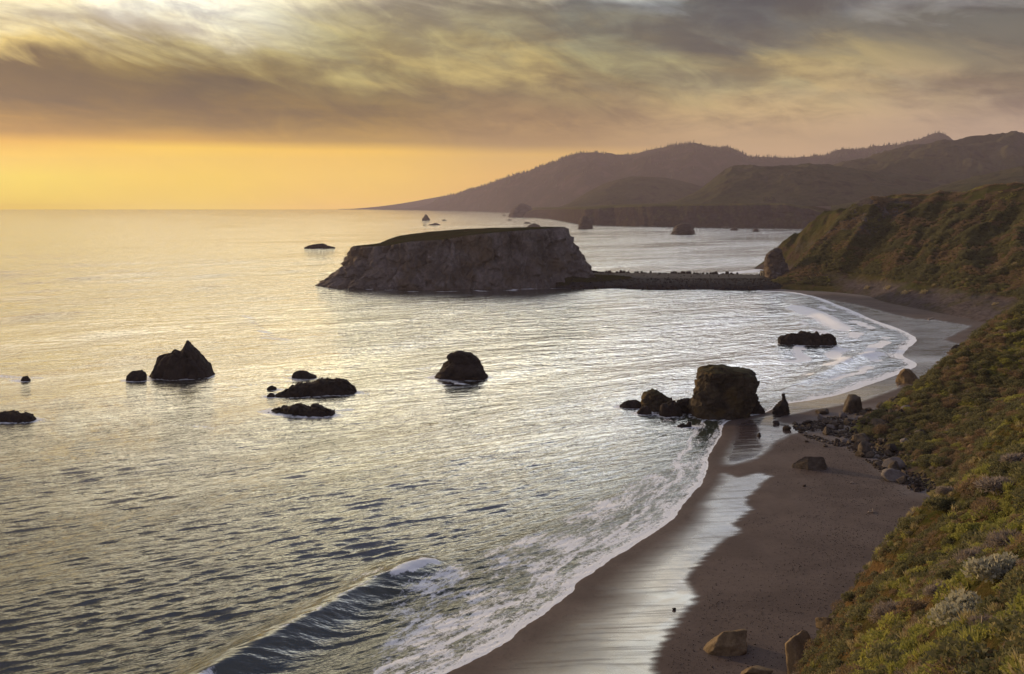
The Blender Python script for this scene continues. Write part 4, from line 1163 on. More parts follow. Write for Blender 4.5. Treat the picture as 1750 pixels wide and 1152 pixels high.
# rubble heap: single stones
heap = [at(a, b, 3.0)[:2] for a, b in [(1352, 716), (1400, 704), (1470, 690), (1510, 690), (1570, 752), (1612, 830), (1570, 838), (1510, 802), (1465, 766), (1420, 748), (1380, 738)]]
hp = np.array(heap)
cnt = 0
mats3 = [M_BOULDER, M_BOULDER, M_BOULDER, M_PALE_ROCK, M_TAN_ROCK, M_SEA_ROCK, M_SEA_ROCK, M_SEA_ROCK]
while cnt < 298:
    x = random.uniform(hp[:, 0].min(), hp[:, 0].max()); y = random.uniform(hp[:, 1].min(), hp[:, 1].max())
    if not inside(np.array([x]), np.array([y]), hp)[0]:
        continue
    if perlin(np.array([[x * 0.12, y * 0.12, 1.0]]))[0] + random.uniform(-.35, .5) < 0:
        continue
    z = float(beach_z(np.array([x]), np.array([y]))[0])
    zs = float(slope_z(np.array([x]), np.array([y]))[0])
    if zs > z + 6:
        continue
    z = max(z, zs)
    w = min(3.6, 0.85 * random.paretovariate(1.8)) * FOC / y
    mt = random.choice(mats3)
    kind_ = {M_BOULDER.name: 'grey-brown', M_PALE_ROCK.name: 'pale grey', M_TAN_ROCK.name: 'tan', M_SEA_ROCK.name: 'nearly black'}[mt.name]
    boulder(0, 0, w, kind_ + ' broken stone in the rubble heap at the hillside foot', mt, (1, random.uniform(.6, .95), random.uniform(.45, .8)), kind_ + ' stones of the rubble heap', on=(x, y, z), sub=2, name='rubble_stone', seed=100 + random.randrange(7))
    cnt += 1

# armour stones along the back and front of the causeway
for i in range(96):
    f = i / 95
    x = 66 + f * 118 + random.uniform(-1, 1)
    y = 736 - f * 16 + random.uniform(-2, 2)
    boulder(0, 0, random.uniform(1.5, 4.2) * FOC / y, 'dark stone in the row along the far edge of the causeway', M_SEA_ROCK, (1, .9, random.uniform(.8, 1.3)), 'stones along the causeway far edge', on=(x, y, max(2.8, cause_z(x, y) - 0.4)), sub=2, name='armour_stone', seed=120 + random.randrange(6))
for i in range(70):
    f = i / 69
    x = 28 + f * 150 + random.uniform(-1, 1)
    y = float(np.interp(x, [20, 45, 94, 154, 190], [640, 633, 630, 622, 624])) + random.uniform(-1, 4)
    boulder(0, 0, random.uniform(1.6, 4.4) * FOC / y, 'dark wet stone at the near waterline of the causeway', M_SEA_ROCK, (1, .9, random.uniform(.5, .9)), 'stones along the causeway near waterline', on=(x, y, max(0.1, cause_z(x, y) - 0.3)), sub=2, name='waterline_stone', seed=120 + random.randrange(6))

# ================================================================== sea
def build_sea():
    nr, nc = 780, 760
    x, y = fan(88, 11400, -0.74, 0.64, nr, nc)
    sd = -shore_sd(x, y)                      # positive out to sea
    rowd = np.abs(np.gradient(y.reshape(nr, nc), axis=0)).ravel()
    cold = np.abs(np.gradient(x.reshape(nr, nc), axis=1)).ravel()
    rg = np.random.default_rng(3)
    off = np.zeros((len(x), 3))
    act = y < 1400
    xa, ya = x[act], y[act]
    ra = np.maximum(rowd[act], cold[act] * 0.6)
    dz = np.zeros(len(xa)); dxx = np.zeros(len(xa)); dyy = np.zeros(len(xa))
    dep = sstep(sd[act], 0.0, 26.0)
    def comp(Lm, ang, slope, chop):
        k = 2 * math.pi / Lm
        d = np.array([math.sin(ang), -math.cos(ang)])    # travelling to the right and towards the viewer
        w = sstep(Lm / ra, 2.2, 4.0)
        ph = k * (d[0] * xa + d[1] * ya) + rg.uniform(0, 6.28)
        A = slope / k
        s, c = np.sin(ph), np.cos(ph)
        return A * s * w, d[0] * A * c * w * chop, d[1] * A * c * w * chop
    patch = 0.75 + 0.5 * fbm(xy0(xa, ya, 0.02, 4), 3)
    for i in range(96):
        L_ = 0.9 * (3.6 / 0.9) ** rg.random()
        a = R(30) + rg.normal() * R(11)
        r_ = comp(L_, a, 0.042, 1.0)
        dz += r_[0] * patch; dxx += r_[1]; dyy += r_[2]
    for i in range(9):
        L_ = rg.uniform(14, 42)
        a = R(45) + rg.normal() * R(14)
        r_ = comp(L_, a, 0.012, 0.9)
        dz += r_[0]; dxx += r_[1]; dyy += r_[2]
    for i in range(6):
        L_ = rg.uniform(34, 75)
        a = R(50) + rg.normal() * R(8)
        r_ = comp(L_, a, 0.014, 0.9)
        dz += r_[0]; dxx += r_[1]; dyy += r_[2]
    damp = 0.12 + 0.88 * dep
    off[act, 0] = dxx * damp * 0.7; off[act, 1] = dyy * damp * 0.7; off[act, 2] = dz * damp
    foam = np.zeros(len(x))
    # breaking waves -------------------------------------------------
    def wave(pts, hts, bk, fr, z=0.8):
        line = smooth_line([at(a, b, z)[:2] for a, b in pts], 5)
        hh = np.interp(np.arange(len(line)), np.linspace(0, len(line) - 1, len(hts)), hts)
        near = (np.abs(y - line[:, 1].mean()) < 70 + np.ptp(line[:, 1]))
        d, t = seg_dist(x[near], y[near], line)
        k = np.minimum(t.astype(int), len(line) - 2)
        ab = line[k + 1] - line[k]
        ap = np.stack([x[near], y[near]], 1) - line[k]
        cr = ab[:, 0] * ap[:, 1] - ab[:, 1] * ap[:, 0]     # >0: left of the crest line direction
        s = np.where(cr > 0, -d, d)                          # negative = seaward
        H = np.interp(t, np.arange(len(line)), hh)
        s = s + 0.3 * fbm(xy0(x[near], y[near], 0.12), 2)
        pr = np.where(s < 0, np.exp(-(s / bk) ** 2), np.exp(-(np.abs(s) / fr) ** 1.7))
        tr = -0.22 * np.exp(-((s - fr * 2.4) / (fr * 1.8)) ** 2)
        off[near] *= (1 - 0.72 * np.exp(-(s / (bk * 0.9)) ** 2) * np.clip(H / max(hts), 0, 1))[:, None]
        off[near, 2] += H * (pr + tr)
        return near, s, t / (len(line) - 1), H
    near, s, t, H = wave([(250, 1220), (320, 1178), (385, 1140), (440, 1110), (500, 1076), (560, 1041), (620, 1006), (680, 975), (722, 955), (752, 946)], [1.9, 2.2, 2.5, 2.5, 2.4, 2.2, 2.0, 1.8, 1.4, 0.2], 4.6, 2.6, 1.2)
    glassy = np.zeros(len(x)); glassy[near] = 0.72 * np.exp(-((s + 1.2) / 3.0) ** 2) * sstep(H, 0.3, 1.2)
    tip = sstep(t, 0.70, 0.80) * (1 - sstep(t, 0.955, 0.985))
    f = np.exp(-((s - 0.6) / 1.15) ** 2) * tip * (1.05 + 0.9 * fbm(xy0(x[near], y[near], 0.6, 3.0), 3))
    f = np.maximum(f, np.exp(-((s + 0.2) / 0.55) ** 2) * 0.42 * sstep(t, 0.25, 0.5) * (1 - sstep(t, 0.96, 1)))
    low = (1 - sstep(t, 0.12, 0.22)) * np.exp(-((s - 0.6) / 1.2) ** 2) * 0.95
    f = np.maximum(f, low)
    f = np.maximum(f, np.exp(-((s + 4.0) / 2.6) ** 2) * 0.46 * np.exp(-((t - 0.74) / 0.06) ** 2))
    foam[near] = np.maximum(foam[near], f)
    near, s, t, H = wave([(1330, 668), (1370, 652), (1410, 636), (1450, 616), (1475, 607), (1494, 602)], [0.2, 0.6, 0.9, 1.1, 1.1, 0.6], 5.0, 2.4, 0.5)
    foam[near] = np.maximum(foam[near], np.exp(-((s - 1.2) / 3.2) ** 2) * sstep(t, 0.70, 0.82) * 1.3)
    near, s, t, H = wave([(1335, 514), (1365, 524), (1395, 535), (1420, 547), (1445, 560)], [0.2, 0.9, 1.1, 1.1, 0.5], 9.0, 4.0, 0.4)
    foam[near] = np.maximum(foam[near], np.exp(-((s - 2) / 6.0) ** 2) * sstep(t, 0.12, 0.3) * (1.10 + 0.9 * fbm(xy0(x[near], y[near], 0.07, 2.0), 4)))
    # foam lines and patches -------------------------------------------
    def fline(pts, width, amt, z=0.0):
        ln = np.array([at(a, b, z)[:2] for a, b in pts])
        sel = (y > ln[:, 1].min() - 6 * width) & (y < ln[:, 1].max() + 6 * width)
        d, _ = seg_dist(x[sel], y[sel], ln)
        foam[sel] = np.maximum(foam[sel], amt * np.exp(-(d / width) ** 2))
    fline([(880, 494), (930, 492.5), (985, 492.5)], 4.0, 1.05)
    fline([(1000, 494), (1120, 496), (1250, 498.5), (1340, 501)], 2.0, 0.62)
    fline([(560, 492), (660, 496), (760, 499), (880, 496)], 2.2, 0.50)
    fline([(424, 522), (445, 520)], 4.0, 0.3)
    fline([(418, 538), (440, 556), (462, 576)], 5.0, 0.37)
    fline([(455, 578), (488, 580)], 7.0, 0.42)
    fline([(640, 640), (700, 634), (740, 628)], 4.0, 0.34)
    fline([(838, 618), (880, 624), (912, 629)], 3.5, 0.35)
    fline([(395, 661), (440, 655), (470, 652), (560, 643)], 3.0, 0.38)
    fline([(560, 704), (600, 700)], 2.0, 0.55)
    fline([(270, 726), (370, 735)], 3.5, 0.34)
    fline([(0, 643), (60, 646)], 3.5, 0.50)
    fline([(1290, 470.5), (1240, 472)], 6.0, 0.9)
    fline([(1190, 470), (1260, 466), (1310, 461)], 8.0, 0.85)
    # shore foam ---------------------------------------------------------
    nearshore = sstep(y, 250, 150)
    lob = fbm(xy0(x, y, 0.09, 8.0), 3)
    w_ = 2.6 + 3.0 * nearshore + 1.8 * lob + 2.5 * sstep(y, 250, 300)
    band = np.exp(-np.clip(sd - 0.3, 0, None) / np.maximum(w_, 0.8)) * (sd > -3)
    foam = np.maximum(foam, band * (0.66 + 0.40 * lob + 0.10 * nearshore + 0.32 * sstep(y, 250, 290)))
    edge = np.exp(-((sd - 0.30) / (0.40 + 0.45 * nearshore)) ** 2)
    foam = np.maximum(foam, edge * (0.78 + 0.3 * lob + 0.04 * nearshore))
    # second line a few metres out
    l2 = np.exp(-((sd - 6.5 - 2.5 * lob) / 1.3) ** 2) * sstep(y, 330, 220)
    foam = np.maximum(foam, l2 * 0.56)
    # churned water between the breaker and the sand
    PL = [at(a, b)[:2] for a, b in [(610, 1030), (660, 1000), (740, 968), (900, 900), (1000, 850), (1130, 790), (1215, 770), (1215, 800), (1150, 890), (985, 1013), (800, 1150), (640, 1190), (610, 1120), (640, 1070)]]
    s = signed(x, y, PL)
    big = fbm(xy0(x, y, 0.13, 6.0), 4)
    foam = np.maximum(foam, sstep(s, -1, 4) * (0.40 + 0.46 * big))
    PL2 = [at(a, b)[:2] for a, b in [(1100, 700), (1180, 712), (1240, 730), (1215, 790), (1120, 800), (1080, 750)]]
    foam = np.maximum(foam, sstep(signed(x, y, PL2), -2, 5) * (0.27 + 0.33 * big))
    PL3 = [at(a, b)[:2] for a, b in [(1350, 520), (1450, 560), (1530, 600), (1540, 630), (1420, 672), (1340, 690), (1330, 660), (1440, 610), (1350, 560)]]
    foam = np.maximum(foam, sstep(signed(x, y, PL3), -3, 8) * (0.25 + 0.36 * big))
    # foam around rocks
    for (cx, cy, a, b) in FOOT:
        sel = (np.abs(x - cx) < a + 12) & (np.abs(y - cy) < b + 14)
        if not sel.any():
            continue
        r = np.hypot((x[sel] - cx) / (a + 0.1), (y[sel] - cy) / (b + 0.1))
        dd = (r - 1) * min(a, b)
        foam[sel] = np.maximum(foam[sel], np.exp(-np.clip(dd, 0, None) / 2.2) * (0.60 + 0.5 * big[sel]))
    # scattered wisps of old foam
    wis = fbm(np.stack([x * 0.012 + y * 0.006, y * 0.02 - x * 0.008, x * 0], 1), 5, 0.6)
    foam = np.maximum(foam, sstep(wis, 0.34, 0.6) * 0.36 * sstep(y, 900, 500))
    shallow = np.exp(-np.clip(sd, 0, None) / 16.0)
    shallow = np.maximum(shallow, 0.95 * sstep(s * 0 + signed(x, y, PL), -6, 8))
    swash = -0.01 + 0.02 * np.exp(-np.clip(sd, 0, None) / 3)
    l3 = np.zeros(len(x))
    for dd_, ww_ in ((13, 3.0), (25, 3.8), (40, 3.0)):
        br = fbm(xy0(x, y, 0.035, dd_), 3)
        l3 = np.maximum(l3, np.exp(-((sd - dd_ - 5 * lob) / ww_) ** 2) * sstep(br, -0.12, 0.12))
    foam = np.maximum(foam, l3 * 1.0 * sstep(y, 285, 320) * sstep(y, 560, 500) * sstep(x, 85, 110))
    V = np.stack([x + off[:, 0], y + off[:, 1], off[:, 2] + swash], 1)
    keep = sd > -6
    # the bay behind the causeway is sea as well
    keep |= (y > 690)
    F = grid_faces(nr, nc, keep)
    V2, F2, at_ = compact(V, F, {'foam': np.clip(foam, 0, 1.3), 'shallow': shallow, 'glassy': glassy, 'offshore': np.clip(sd, -20, 60)})
    tag(mesh_obj('sea', V2, F2, M_SEA, attrs=at_), kind='structure')
build_sea()

# ================================================================== vegetation
def leaf_cloud(n, rx, ry, rz, leaf, seed, hemi=True, thin=1.0, up=0.3, shell=0.35, lumps=0, curl=0.5):
    """leaf-sized quads through the volume of a bush: vertices, faces"""
    rg = np.random.default_rng(seed)
    d = rg.normal(size=(n, 3))
    d /= np.linalg.norm(d, axis=1, keepdims=True)
    if hemi:
        d[:, 2] = np.abs(d[:, 2])
    r = (1 - shell * rg.random(n) ** 1.6)
    r *= 1 + 0.28 * fbm(d * 2.1 + seed, 3) + 0.16 * fbm(d * 5 + seed, 2)
    c = d * r[:, None] * (rx, ry, rz)
    a = rg.normal(size=(n, 3)) + up * np.array([0, 0, 1.0]) + d * 0.7
    a /= np.linalg.norm(a, axis=1, keepdims=True)
    b = np.cross(a, rg.normal(size=(n, 3)))
    b /= np.linalg.norm(b, axis=1, keepdims=True)
    s = leaf * rg.uniform(0.6, 1.4, n)[:, None]
    L, Wd = a * s, b * s * thin * 0.5
    V = np.stack([c - Wd * 0.4, c + L * 0.5 - Wd, c + L, c + L * 0.5 + Wd], 1).reshape(-1, 3)
    F = np.arange(4 * n).reshape(-1, 4)
    return V, F

def proto(name, mat, **kw):
    V, F = leaf_cloud(**kw)
    o = mesh_obj(name, V, F, mat, smooth=False)
    COL.objects.unlink(o)
    return o

GREEN = [proto('cushion_plant', M_LEAF_G, n=170, rx=.5, ry=.5, rz=.30, leaf=.13, seed=i, up=0.5, thin=.7) for i in (1, 2)]
DARK = [proto('low_shrub', M_LEAF_D, n=190, rx=.5, ry=.5, rz=.42, leaf=.12, seed=i, thin=.8) for i in (3, 4)]
BROWN = [proto('dry_shrub', M_LEAF_B, n=170, rx=.5, ry=.5, rz=.38, leaf=.16, seed=i, thin=.35, up=.6) for i in (5, 6)]
GREEN_BIG = [proto('green_mound', M_LEAF_G, n=520, rx=.5, ry=.45, rz=.24, leaf=.07, seed=i, up=0.5, thin=.7) for i in (21, 22)]
DARK_BIG = [proto('dark_mound', M_LEAF_D, n=560, rx=.5, ry=.45, rz=.34, leaf=.075, seed=i, thin=.7) for i in (23, 24)]
BROWN_BIG = [proto('brown_mound', M_LEAF_B, n=520, rx=.5, ry=.45, rz=.28, leaf=.09, seed=i, thin=.35, up=.6) for i in (25, 26)]
PALE = [proto('silver_plant', M_LEAF_P, n=220, rx=.5, ry=.5, rz=.40, leaf=.09, seed=i, thin=.7) for i in (7,)]
MAUVE = [proto('twiggy_plant', M_LEAF_M, n=200, rx=.5, ry=.5, rz=.38, leaf=.18, seed=i, thin=.18, up=.7) for i in (8,)]
GRASS = [proto('grass_tuft', M_LEAF_G, n=70, rx=.25, ry=.25, rz=.1, leaf=.42, seed=i, thin=.10, up=2.2) for i in (9,)]
STRAW = [proto('straw_tuft', M_LEAF_Y, n=70, rx=.25, ry=.25, rz=.1, leaf=.42, seed=i, thin=.12, up=2.0) for i in (10,)]

def scatter(name, pts, sc, protos, label=None):
    n = len(pts)
    me = bpy.data.meshes.new(name)
    me.vertices.add(n); me.vertices.foreach_set('co', np.ascontiguousarray(pts, np.float32).ravel())
    a = me.attributes.new('sc', 'FLOAT_VECTOR', 'POINT')
    s3 = np.stack([sc, sc * RNG.uniform(.8, 1.2, n), sc * RNG.uniform(.75, 1.25, n)], 1)
    a.data.foreach_set('vector', np.ascontiguousarray(s3, np.float32).ravel())
    a = me.attributes.new('rot', 'FLOAT_VECTOR', 'POINT')
    rt = np.stack([RNG.normal(0, .18, n), RNG.normal(0, .18, n), RNG.uniform(0, 6.28, n)], 1)
    a.data.foreach_set('vector', np.ascontiguousarray(rt, np.float32).ravel())
    a = me.attributes.new('pick', 'INT', 'POINT')
    a.data.foreach_set('value', RNG.integers(0, len(protos), n).astype(np.int32))
    o = bpy.data.objects.new(name, me); COL.objects.link(o)
    ng = bpy.data.node_groups.new(name, 'GeometryNodeTree')
    ng.interface.new_socket('Geometry', in_out='INPUT', socket_type='NodeSocketGeometry')
    ng.interface.new_socket('Geometry', in_out='OUTPUT', socket_type='NodeSocketGeometry')
    N = ng.nodes; L = ng.links
    gi = N.new('NodeGroupInput'); go = N.new('NodeGroupOutput')
    jn = N.new('GeometryNodeJoinGeometry')
    def na(nm, ty):
        d = N.new('GeometryNodeInputNamedAttribute'); d.data_type = ty; d.inputs[0].default_value = nm
        return d.outputs[0]
    e2r = N.new('FunctionNodeEulerToRotation'); L.new(na('rot', 'FLOAT_VECTOR'), e2r.inputs[0])
    for i, pr in enumerate(protos):
        oi = N.new('GeometryNodeObjectInfo'); oi.inputs['Object'].default_value = pr; oi.inputs['As Instance'].default_value = True
        cmp_ = N.new('FunctionNodeCompare'); cmp_.data_type = 'INT'; cmp_.operation = 'EQUAL'
        ins = [s for s in cmp_.inputs if s.type == 'INT' and s.enabled]
        L.new(na('pick', 'INT'), ins[0]); ins[1].default_value = i
        ip = N.new('GeometryNodeInstanceOnPoints')
        L.new(gi.outputs[0], ip.inputs['Points']); L.new(cmp_.outputs[0], ip.inputs['Selection'])
        L.new(oi.outputs['Geometry'], ip.inputs['Instance']); L.new(e2r.outputs[0], ip.inputs['Rotation']); L.new(na('sc', 'FLOAT_VECTOR'), ip.inputs['Scale'])
        L.new(ip.outputs[0], jn.inputs[0])
    L.new(jn.outputs[0], go.inputs[0])
    md = o.modifiers.new('scatter', 'NODES'); md.node_group = ng
    return tag(o, label, None, None, 'stuff')

def spread(x0, x1, y0, y1, n):
    return RNG.uniform(x0, x1, n), RNG.uniform(y0, y1, n)

def in_view(x, y, z, m=0.06):
    u = x / np.maximum(y, 1); v = (EYE - z) / np.maximum(y, 1)
    return (np.abs(u) < 0.578 + m + 3 / np.maximum(y, 1)) & (v < 0.53 + m + 2 / np.maximum(y, 1)) & (y > 8)

def cover(surf, box, n, seed, size, sc0, classes, zmin=1.0):
    x, y = spread(*box, n)
    z = surf(x, y)
    bz = beach_z(x, y)
    ok = in_view(x, y, z) & (z > bz + zmin)
    for (qx, qy, qr) in SPOTS:
        ok &= np.hypot(x - qx, y - qy) > qr * 0.85 + size * 0.25
    x, y, z = x[ok], y[ok], z[ok]
    a = fbm(xy0(x, y, sc0, seed), 4, 0.55); b = fbm(xy0(x, y, sc0 * 1.9, seed + 5), 4, 0.55); c = RNG.random(len(x))
    bare_ok = np.ones(len(x), bool)
    if surf is bluff_z:
        e = fbm(xy0(x, y, 0.22, 3.0), 3)
        bare_ok = ~((edge_d(x, y) < 6.5) & (e > 0.06) & (c < 0.9))
    for nm, fn, pr, s in classes:
        sel = fn(a, b, c, x, y, z) & bare_ok
        if sel.sum() < 2:
            continue
        pts = np.stack([x, y, z - 0.05], 1)[sel]
        scatter(nm, pts, size * s * RNG.uniform(.6, 1.35, sel.sum()), pr)

SPOTS = []
# individual shrubs -------------------------------------------------------
def shrub(loc, r, mat, label, group=None, n=900, leaf=0.11, thin=.7, lumps=4, seed=1, stretch=(1, 1, .7), rot=0.0, name='shrub'):
    rg = np.random.default_rng(seed)
    root = empty(name, loc, label, 'shrub', group)
    root.rotation_euler = (0, 0, rot)
    Vs, Fs, off = [], [], 0
    sv, sf = [], []
    for i in range(lumps):
        t = (i + 0.5) / lumps * 2 - 1 if lumps > 1 else 0
        c = np.array([t * r * stretch[0] * 0.7, rg.uniform(-.25, .25) * r * stretch[1], 0])
        rr = r * rg.uniform(.42, .62) if lumps > 1 else r
        V, F = leaf_cloud(n // lumps, rr, rr * 0.95, rr * stretch[2] * 1.2, leaf * r, seed * 31 + i, thin=thin, shell=.45)
        Vs.append(V + c); Fs.append(F + off); off += len(V)
        for k in range(3):
            e = c + np.array([rg.uniform(-.5, .5), rg.uniform(-.5, .5), .7]) * rr
            b0 = c * 0.6 + (0, 0, -0.15 * r); w = 0.03 * r
            q = len(sv)
            sv += [b0 + (-w, 0, 0), b0 + (w, 0, 0), b0 + (0, w, 0), e]
            sf += [(q, q + 1, q + 3), (q + 1, q + 2, q + 3), (q + 2, q, q + 3)]
    mesh_obj('foliage', np.vstack(Vs), np.vstack(Fs), mat, smooth=False, parent=root)
    mesh_obj('stem', np.array(sv), np.array(sf), M_BARK, smooth=False, parent=root)
    return root

def on_surf(surf, px, py, y0, y1):
    """first point along the sight line of a pixel that meets the built ground"""
    ys = np.linspace(y0, y1, 900)
    xs = (px - 875) / FOC * ys
    ray = EYE - (py - HOR) / FOC * ys
    g = surf(xs, ys)
    hit = np.where(g >= ray)[0]
    k = hit[0] if len(hit) else len(ys) - 1
    return np.array([xs[k], ys[k], g[k]])

for k, (px, py, w, mat, lb, lumps, st, rot) in enumerate([
    (1645, 1062, 100, M_LEAF_P, 'long silvery-white shrub, brightest on the foreground bluff', 5, (1, .6, .55), 0.9),
    (1702, 985, 90, M_LEAF_P, 'broad silvery shrub above the brightest one near the right edge', 4, (1, .8, .6), 0.7),
    (1668, 962, 56, M_LEAF_M, 'grey-mauve shrub left of the broad silvery shrub', 3, (1, .8, .6), 0.4),
    (1720, 938, 60, M_LEAF_M, 'grey-mauve twiggy shrub topmost of the silvery patch at the right edge', 3, (1, .8, .6), 0.3),
    (1522, 1062, 54, M_LEAF_M, 'greyish rounded shrub low on the bluff near its seaward edge', 3, (1, .9, .8), 0.2),
    (1572, 1050, 50, M_LEAF_B, 'brown shrub right beside the greyish rounded shrub', 3, (1, .9, .8), 0.1),
    (1604, 1020, 46, M_LEAF_M, 'grey twiggy shrub up and left of the brightest silvery shrub', 3, (1, .9, .8), 0.5),
    (1622, 990, 40, M_LEAF_D, 'dark dome-shaped shrub in the middle of the bluff', 2, (1, .9, .8), 0.5),
    (1715, 1015, 36, M_LEAF_G, 'bright green cushion shrub below the broad silvery shrub', 2, (1, .9, .6), 0.5),
    (1708, 840, 60, M_LEAF_M, 'grey-mauve patch of shrub high on the bluff near the right edge', 3, (1, .7, .5), 0.4),
    (1735, 792, 44, M_LEAF_M, 'brownish-grey shrub at the upper right top of the bluff', 3, (1, .7, .6), 0.2),
    (1618, 845, 30, M_LEAF_M, 'grey shrub on the far crest of the bluff', 2, (1, .8, .7), 0.0),
    (1610, 872, 50, M_LEAF_D, 'dark green shrub under the far crest of the bluff', 3, (1, .8, .7), 0.3),
    (1662, 912, 44, M_LEAF_G, 'bright green mound shrub on the upper bluff', 2, (1, .8, .6), 0.3),
    (1556, 985, 40, M_LEAF_D, 'dark shrub beside the bare seaward edge of the bluff', 2, (1, .8, .7), 0.3),
    (1455, 1025, 34, M_LEAF_D, 'small rounded green-brown shrub at the bluff edge over the sand', 2, (1, .8, .8), 0.3),
    (1688, 1075, 46, M_LEAF_M, 'twiggy purple-brown shrub below the wooden stake', 3, (1, .8, .7), 0.3),
]):
    p = on_surf(bluff_z, px, py, 12, 140)
    r = w / FOC * p[1] / 2 * 1.3
    SPOTS.append((p[0], p[1], r))
    shrub(tuple(p + (0, 0, 0.12 * r)), r, mat, lb, None, 1500, 0.13 if mat is not M_LEAF_M else 0.22, .7 if mat is not M_LEAF_M else .22, lumps, 50 + k, st, rot)

for k, (px, py, w, lb) in enumerate([(1484, 492, 20, 'straw-coloured shrub at the headland foot, farthest left'), (1520, 492, 24, 'straw-coloured shrub at the headland foot, second from left'), (1510, 478, 14, 'small straw-coloured shrub above the second one on the headland foot'),
                                     (1552, 500, 26, 'straw-coloured shrub low on the headland, middle of the line'), (1580, 500, 24, 'straw-coloured shrub low on the headland, right of the line middle'), (1600, 488, 18, 'pale shrub a little up the headland slope, right'),
                                     (1656, 478, 16, 'pale shrub up the headland slope near the right side'), (1702, 520, 18, 'straw-coloured shrub low on the headland, farthest right'), (1712, 460, 26, 'pale long shrub high on the headland at right'), (1736, 452, 20, 'pale shrub at the right edge of the headland')]):
    p = on_surf(head_z, px, py, 420, 760)
    r = w / FOC * p[1] / 2
    shrub(tuple(p - (0, 0, .2 * r)), r * .85, M_LEAF_Y, lb, None, 420, 0.13, .8, 3, 90 + k, (1, .8, .95), 0.3)

def edge_d(x, y):
    d, _ = seg_dist(x, y, [atd(1412, 1152, 84), atd(1424, 1064, 82), atd(1470, 976, 92), atd(1535, 922, 98), atd(1584, 884, 104), atd(1618, 836, 112)])
    return d
cover(bluff_z, (5, 100, 10, 150), 46000, 1.0, 0.85, 0.13, [
    ('green_ground_cover', lambda a, b, c, x, y, z: (a > 0.10) & (edge_d(x, y) > 5 + 7 * c), GREEN, 1.0),
    ('dark_ground_cover', lambda a, b, c, x, y, z: ((a <= 0.10) & (b > 0.04)) | ((edge_d(x, y) < 7) & (c < .5)), DARK, 1.15),
    ('brown_ground_cover', lambda a, b, c, x, y, z: (a <= 0.10) & (b <= 0.08) & (b > -0.14) & (c < 0.6), BROWN, 0.9),
    ('twiggy_ground_cover', lambda a, b, c, x, y, z: (a <= 0.0) & (b <= -0.14) & (c < 0.5), MAUVE, 0.9),
    ('silver_ground_cover', lambda a, b, c, x, y, z: (b < -0.34) & (c < 0.25), PALE, 0.9),
    ('grass', lambda a, b, c, x, y, z: (a > -0.05) & (c > 0.82), GRASS, 1.2),
    ('straw', lambda a, b, c, x, y, z: (b < 0.05) & (c > 0.86), STRAW, 1.1)], 1.5)
cover(bluff_z, (5, 100, 10, 150), 2600, 7.0, 2.3, 0.10, [
    ('green_mounds', lambda a, b, c, x, y, z: (a > 0.12) & (edge_d(x, y) > 6) & (c < .6), GREEN_BIG, 1.0),
    ('dark_mounds', lambda a, b, c, x, y, z: (a <= 0.12) & (b > -0.05) & (c < .7), DARK_BIG, 1.0),
    ('brown_mounds', lambda a, b, c, x, y, z: (a <= 0.12) & (b <= -0.05) & (c < .55), BROWN_BIG, 1.0)], 1.5)
cover(slope_z, (78, 205, 150, 285), 30000, 2.0, 1.3, 0.09, [
    ('green_ground_cover', lambda a, b, c, x, y, z: (a > 0.14) & (c < .8), GREEN, 1.0),
    ('dark_ground_cover', lambda a, b, c, x, y, z: (a <= 0.14) & (a > -0.10) & (c < .8), DARK, 1.0),
    ('brown_ground_cover', lambda a, b, c, x, y, z: (a <= -0.10) & (c < 0.7), BROWN, 1.0),
    ('twiggy_ground_cover', lambda a, b, c, x, y, z: (b < -0.1) & (c > 0.7), MAUVE, 1.0)], 0.8)
cover(slope_z, (78, 205, 150, 285), 5200, 8.0, 3.0, 0.08, [
    ('green_mounds', lambda a, b, c, x, y, z: (a > 0.16) & (c < .6), GREEN_BIG, 1.0),
    ('dark_mounds', lambda a, b, c, x, y, z: (a <= 0.16) & (b > -0.1) & (c < .8), DARK_BIG, 1.0),
    ('brown_mounds', lambda a, b, c, x, y, z: (a <= 0.16) & (b <= -0.1) & (c < .6), BROWN_BIG, 1.0)], 1.5)
cover(head_z, (180, 440, 400, 770), 90000, 3.0, 1.7, 0.026, [
    ('green_ground_cover', lambda a, b, c, x, y, z: (a > 0.20) & (c < 0.35) & ((z > 13) | (x < 222)), GREEN, 0.8),
    ('dark_ground_cover', lambda a, b, c, x, y, z: (b > -0.02) & (c < 0.8) & (z < 60) & ((z > 12.5) | (x < 220)), DARK, 1.25),
    ('brown_ground_cover', lambda a, b, c, x, y, z: (b < -0.10) & (c < 0.6) & ((z > 12.5) | (x < 220)), BROWN, 1.1)], 3.0)

q_ = on_surf(bluff_z, 1424, 1066, 60, 100)
boulder(0, 0, 30, 'small squarish tan stone jutting from the bluff edge', M_TAN_ROCK, (1, 0.9, 0.85), seed=14, on=(q_[0] - 0.9, q_[1], q_[2] - 0.5), sub=4)
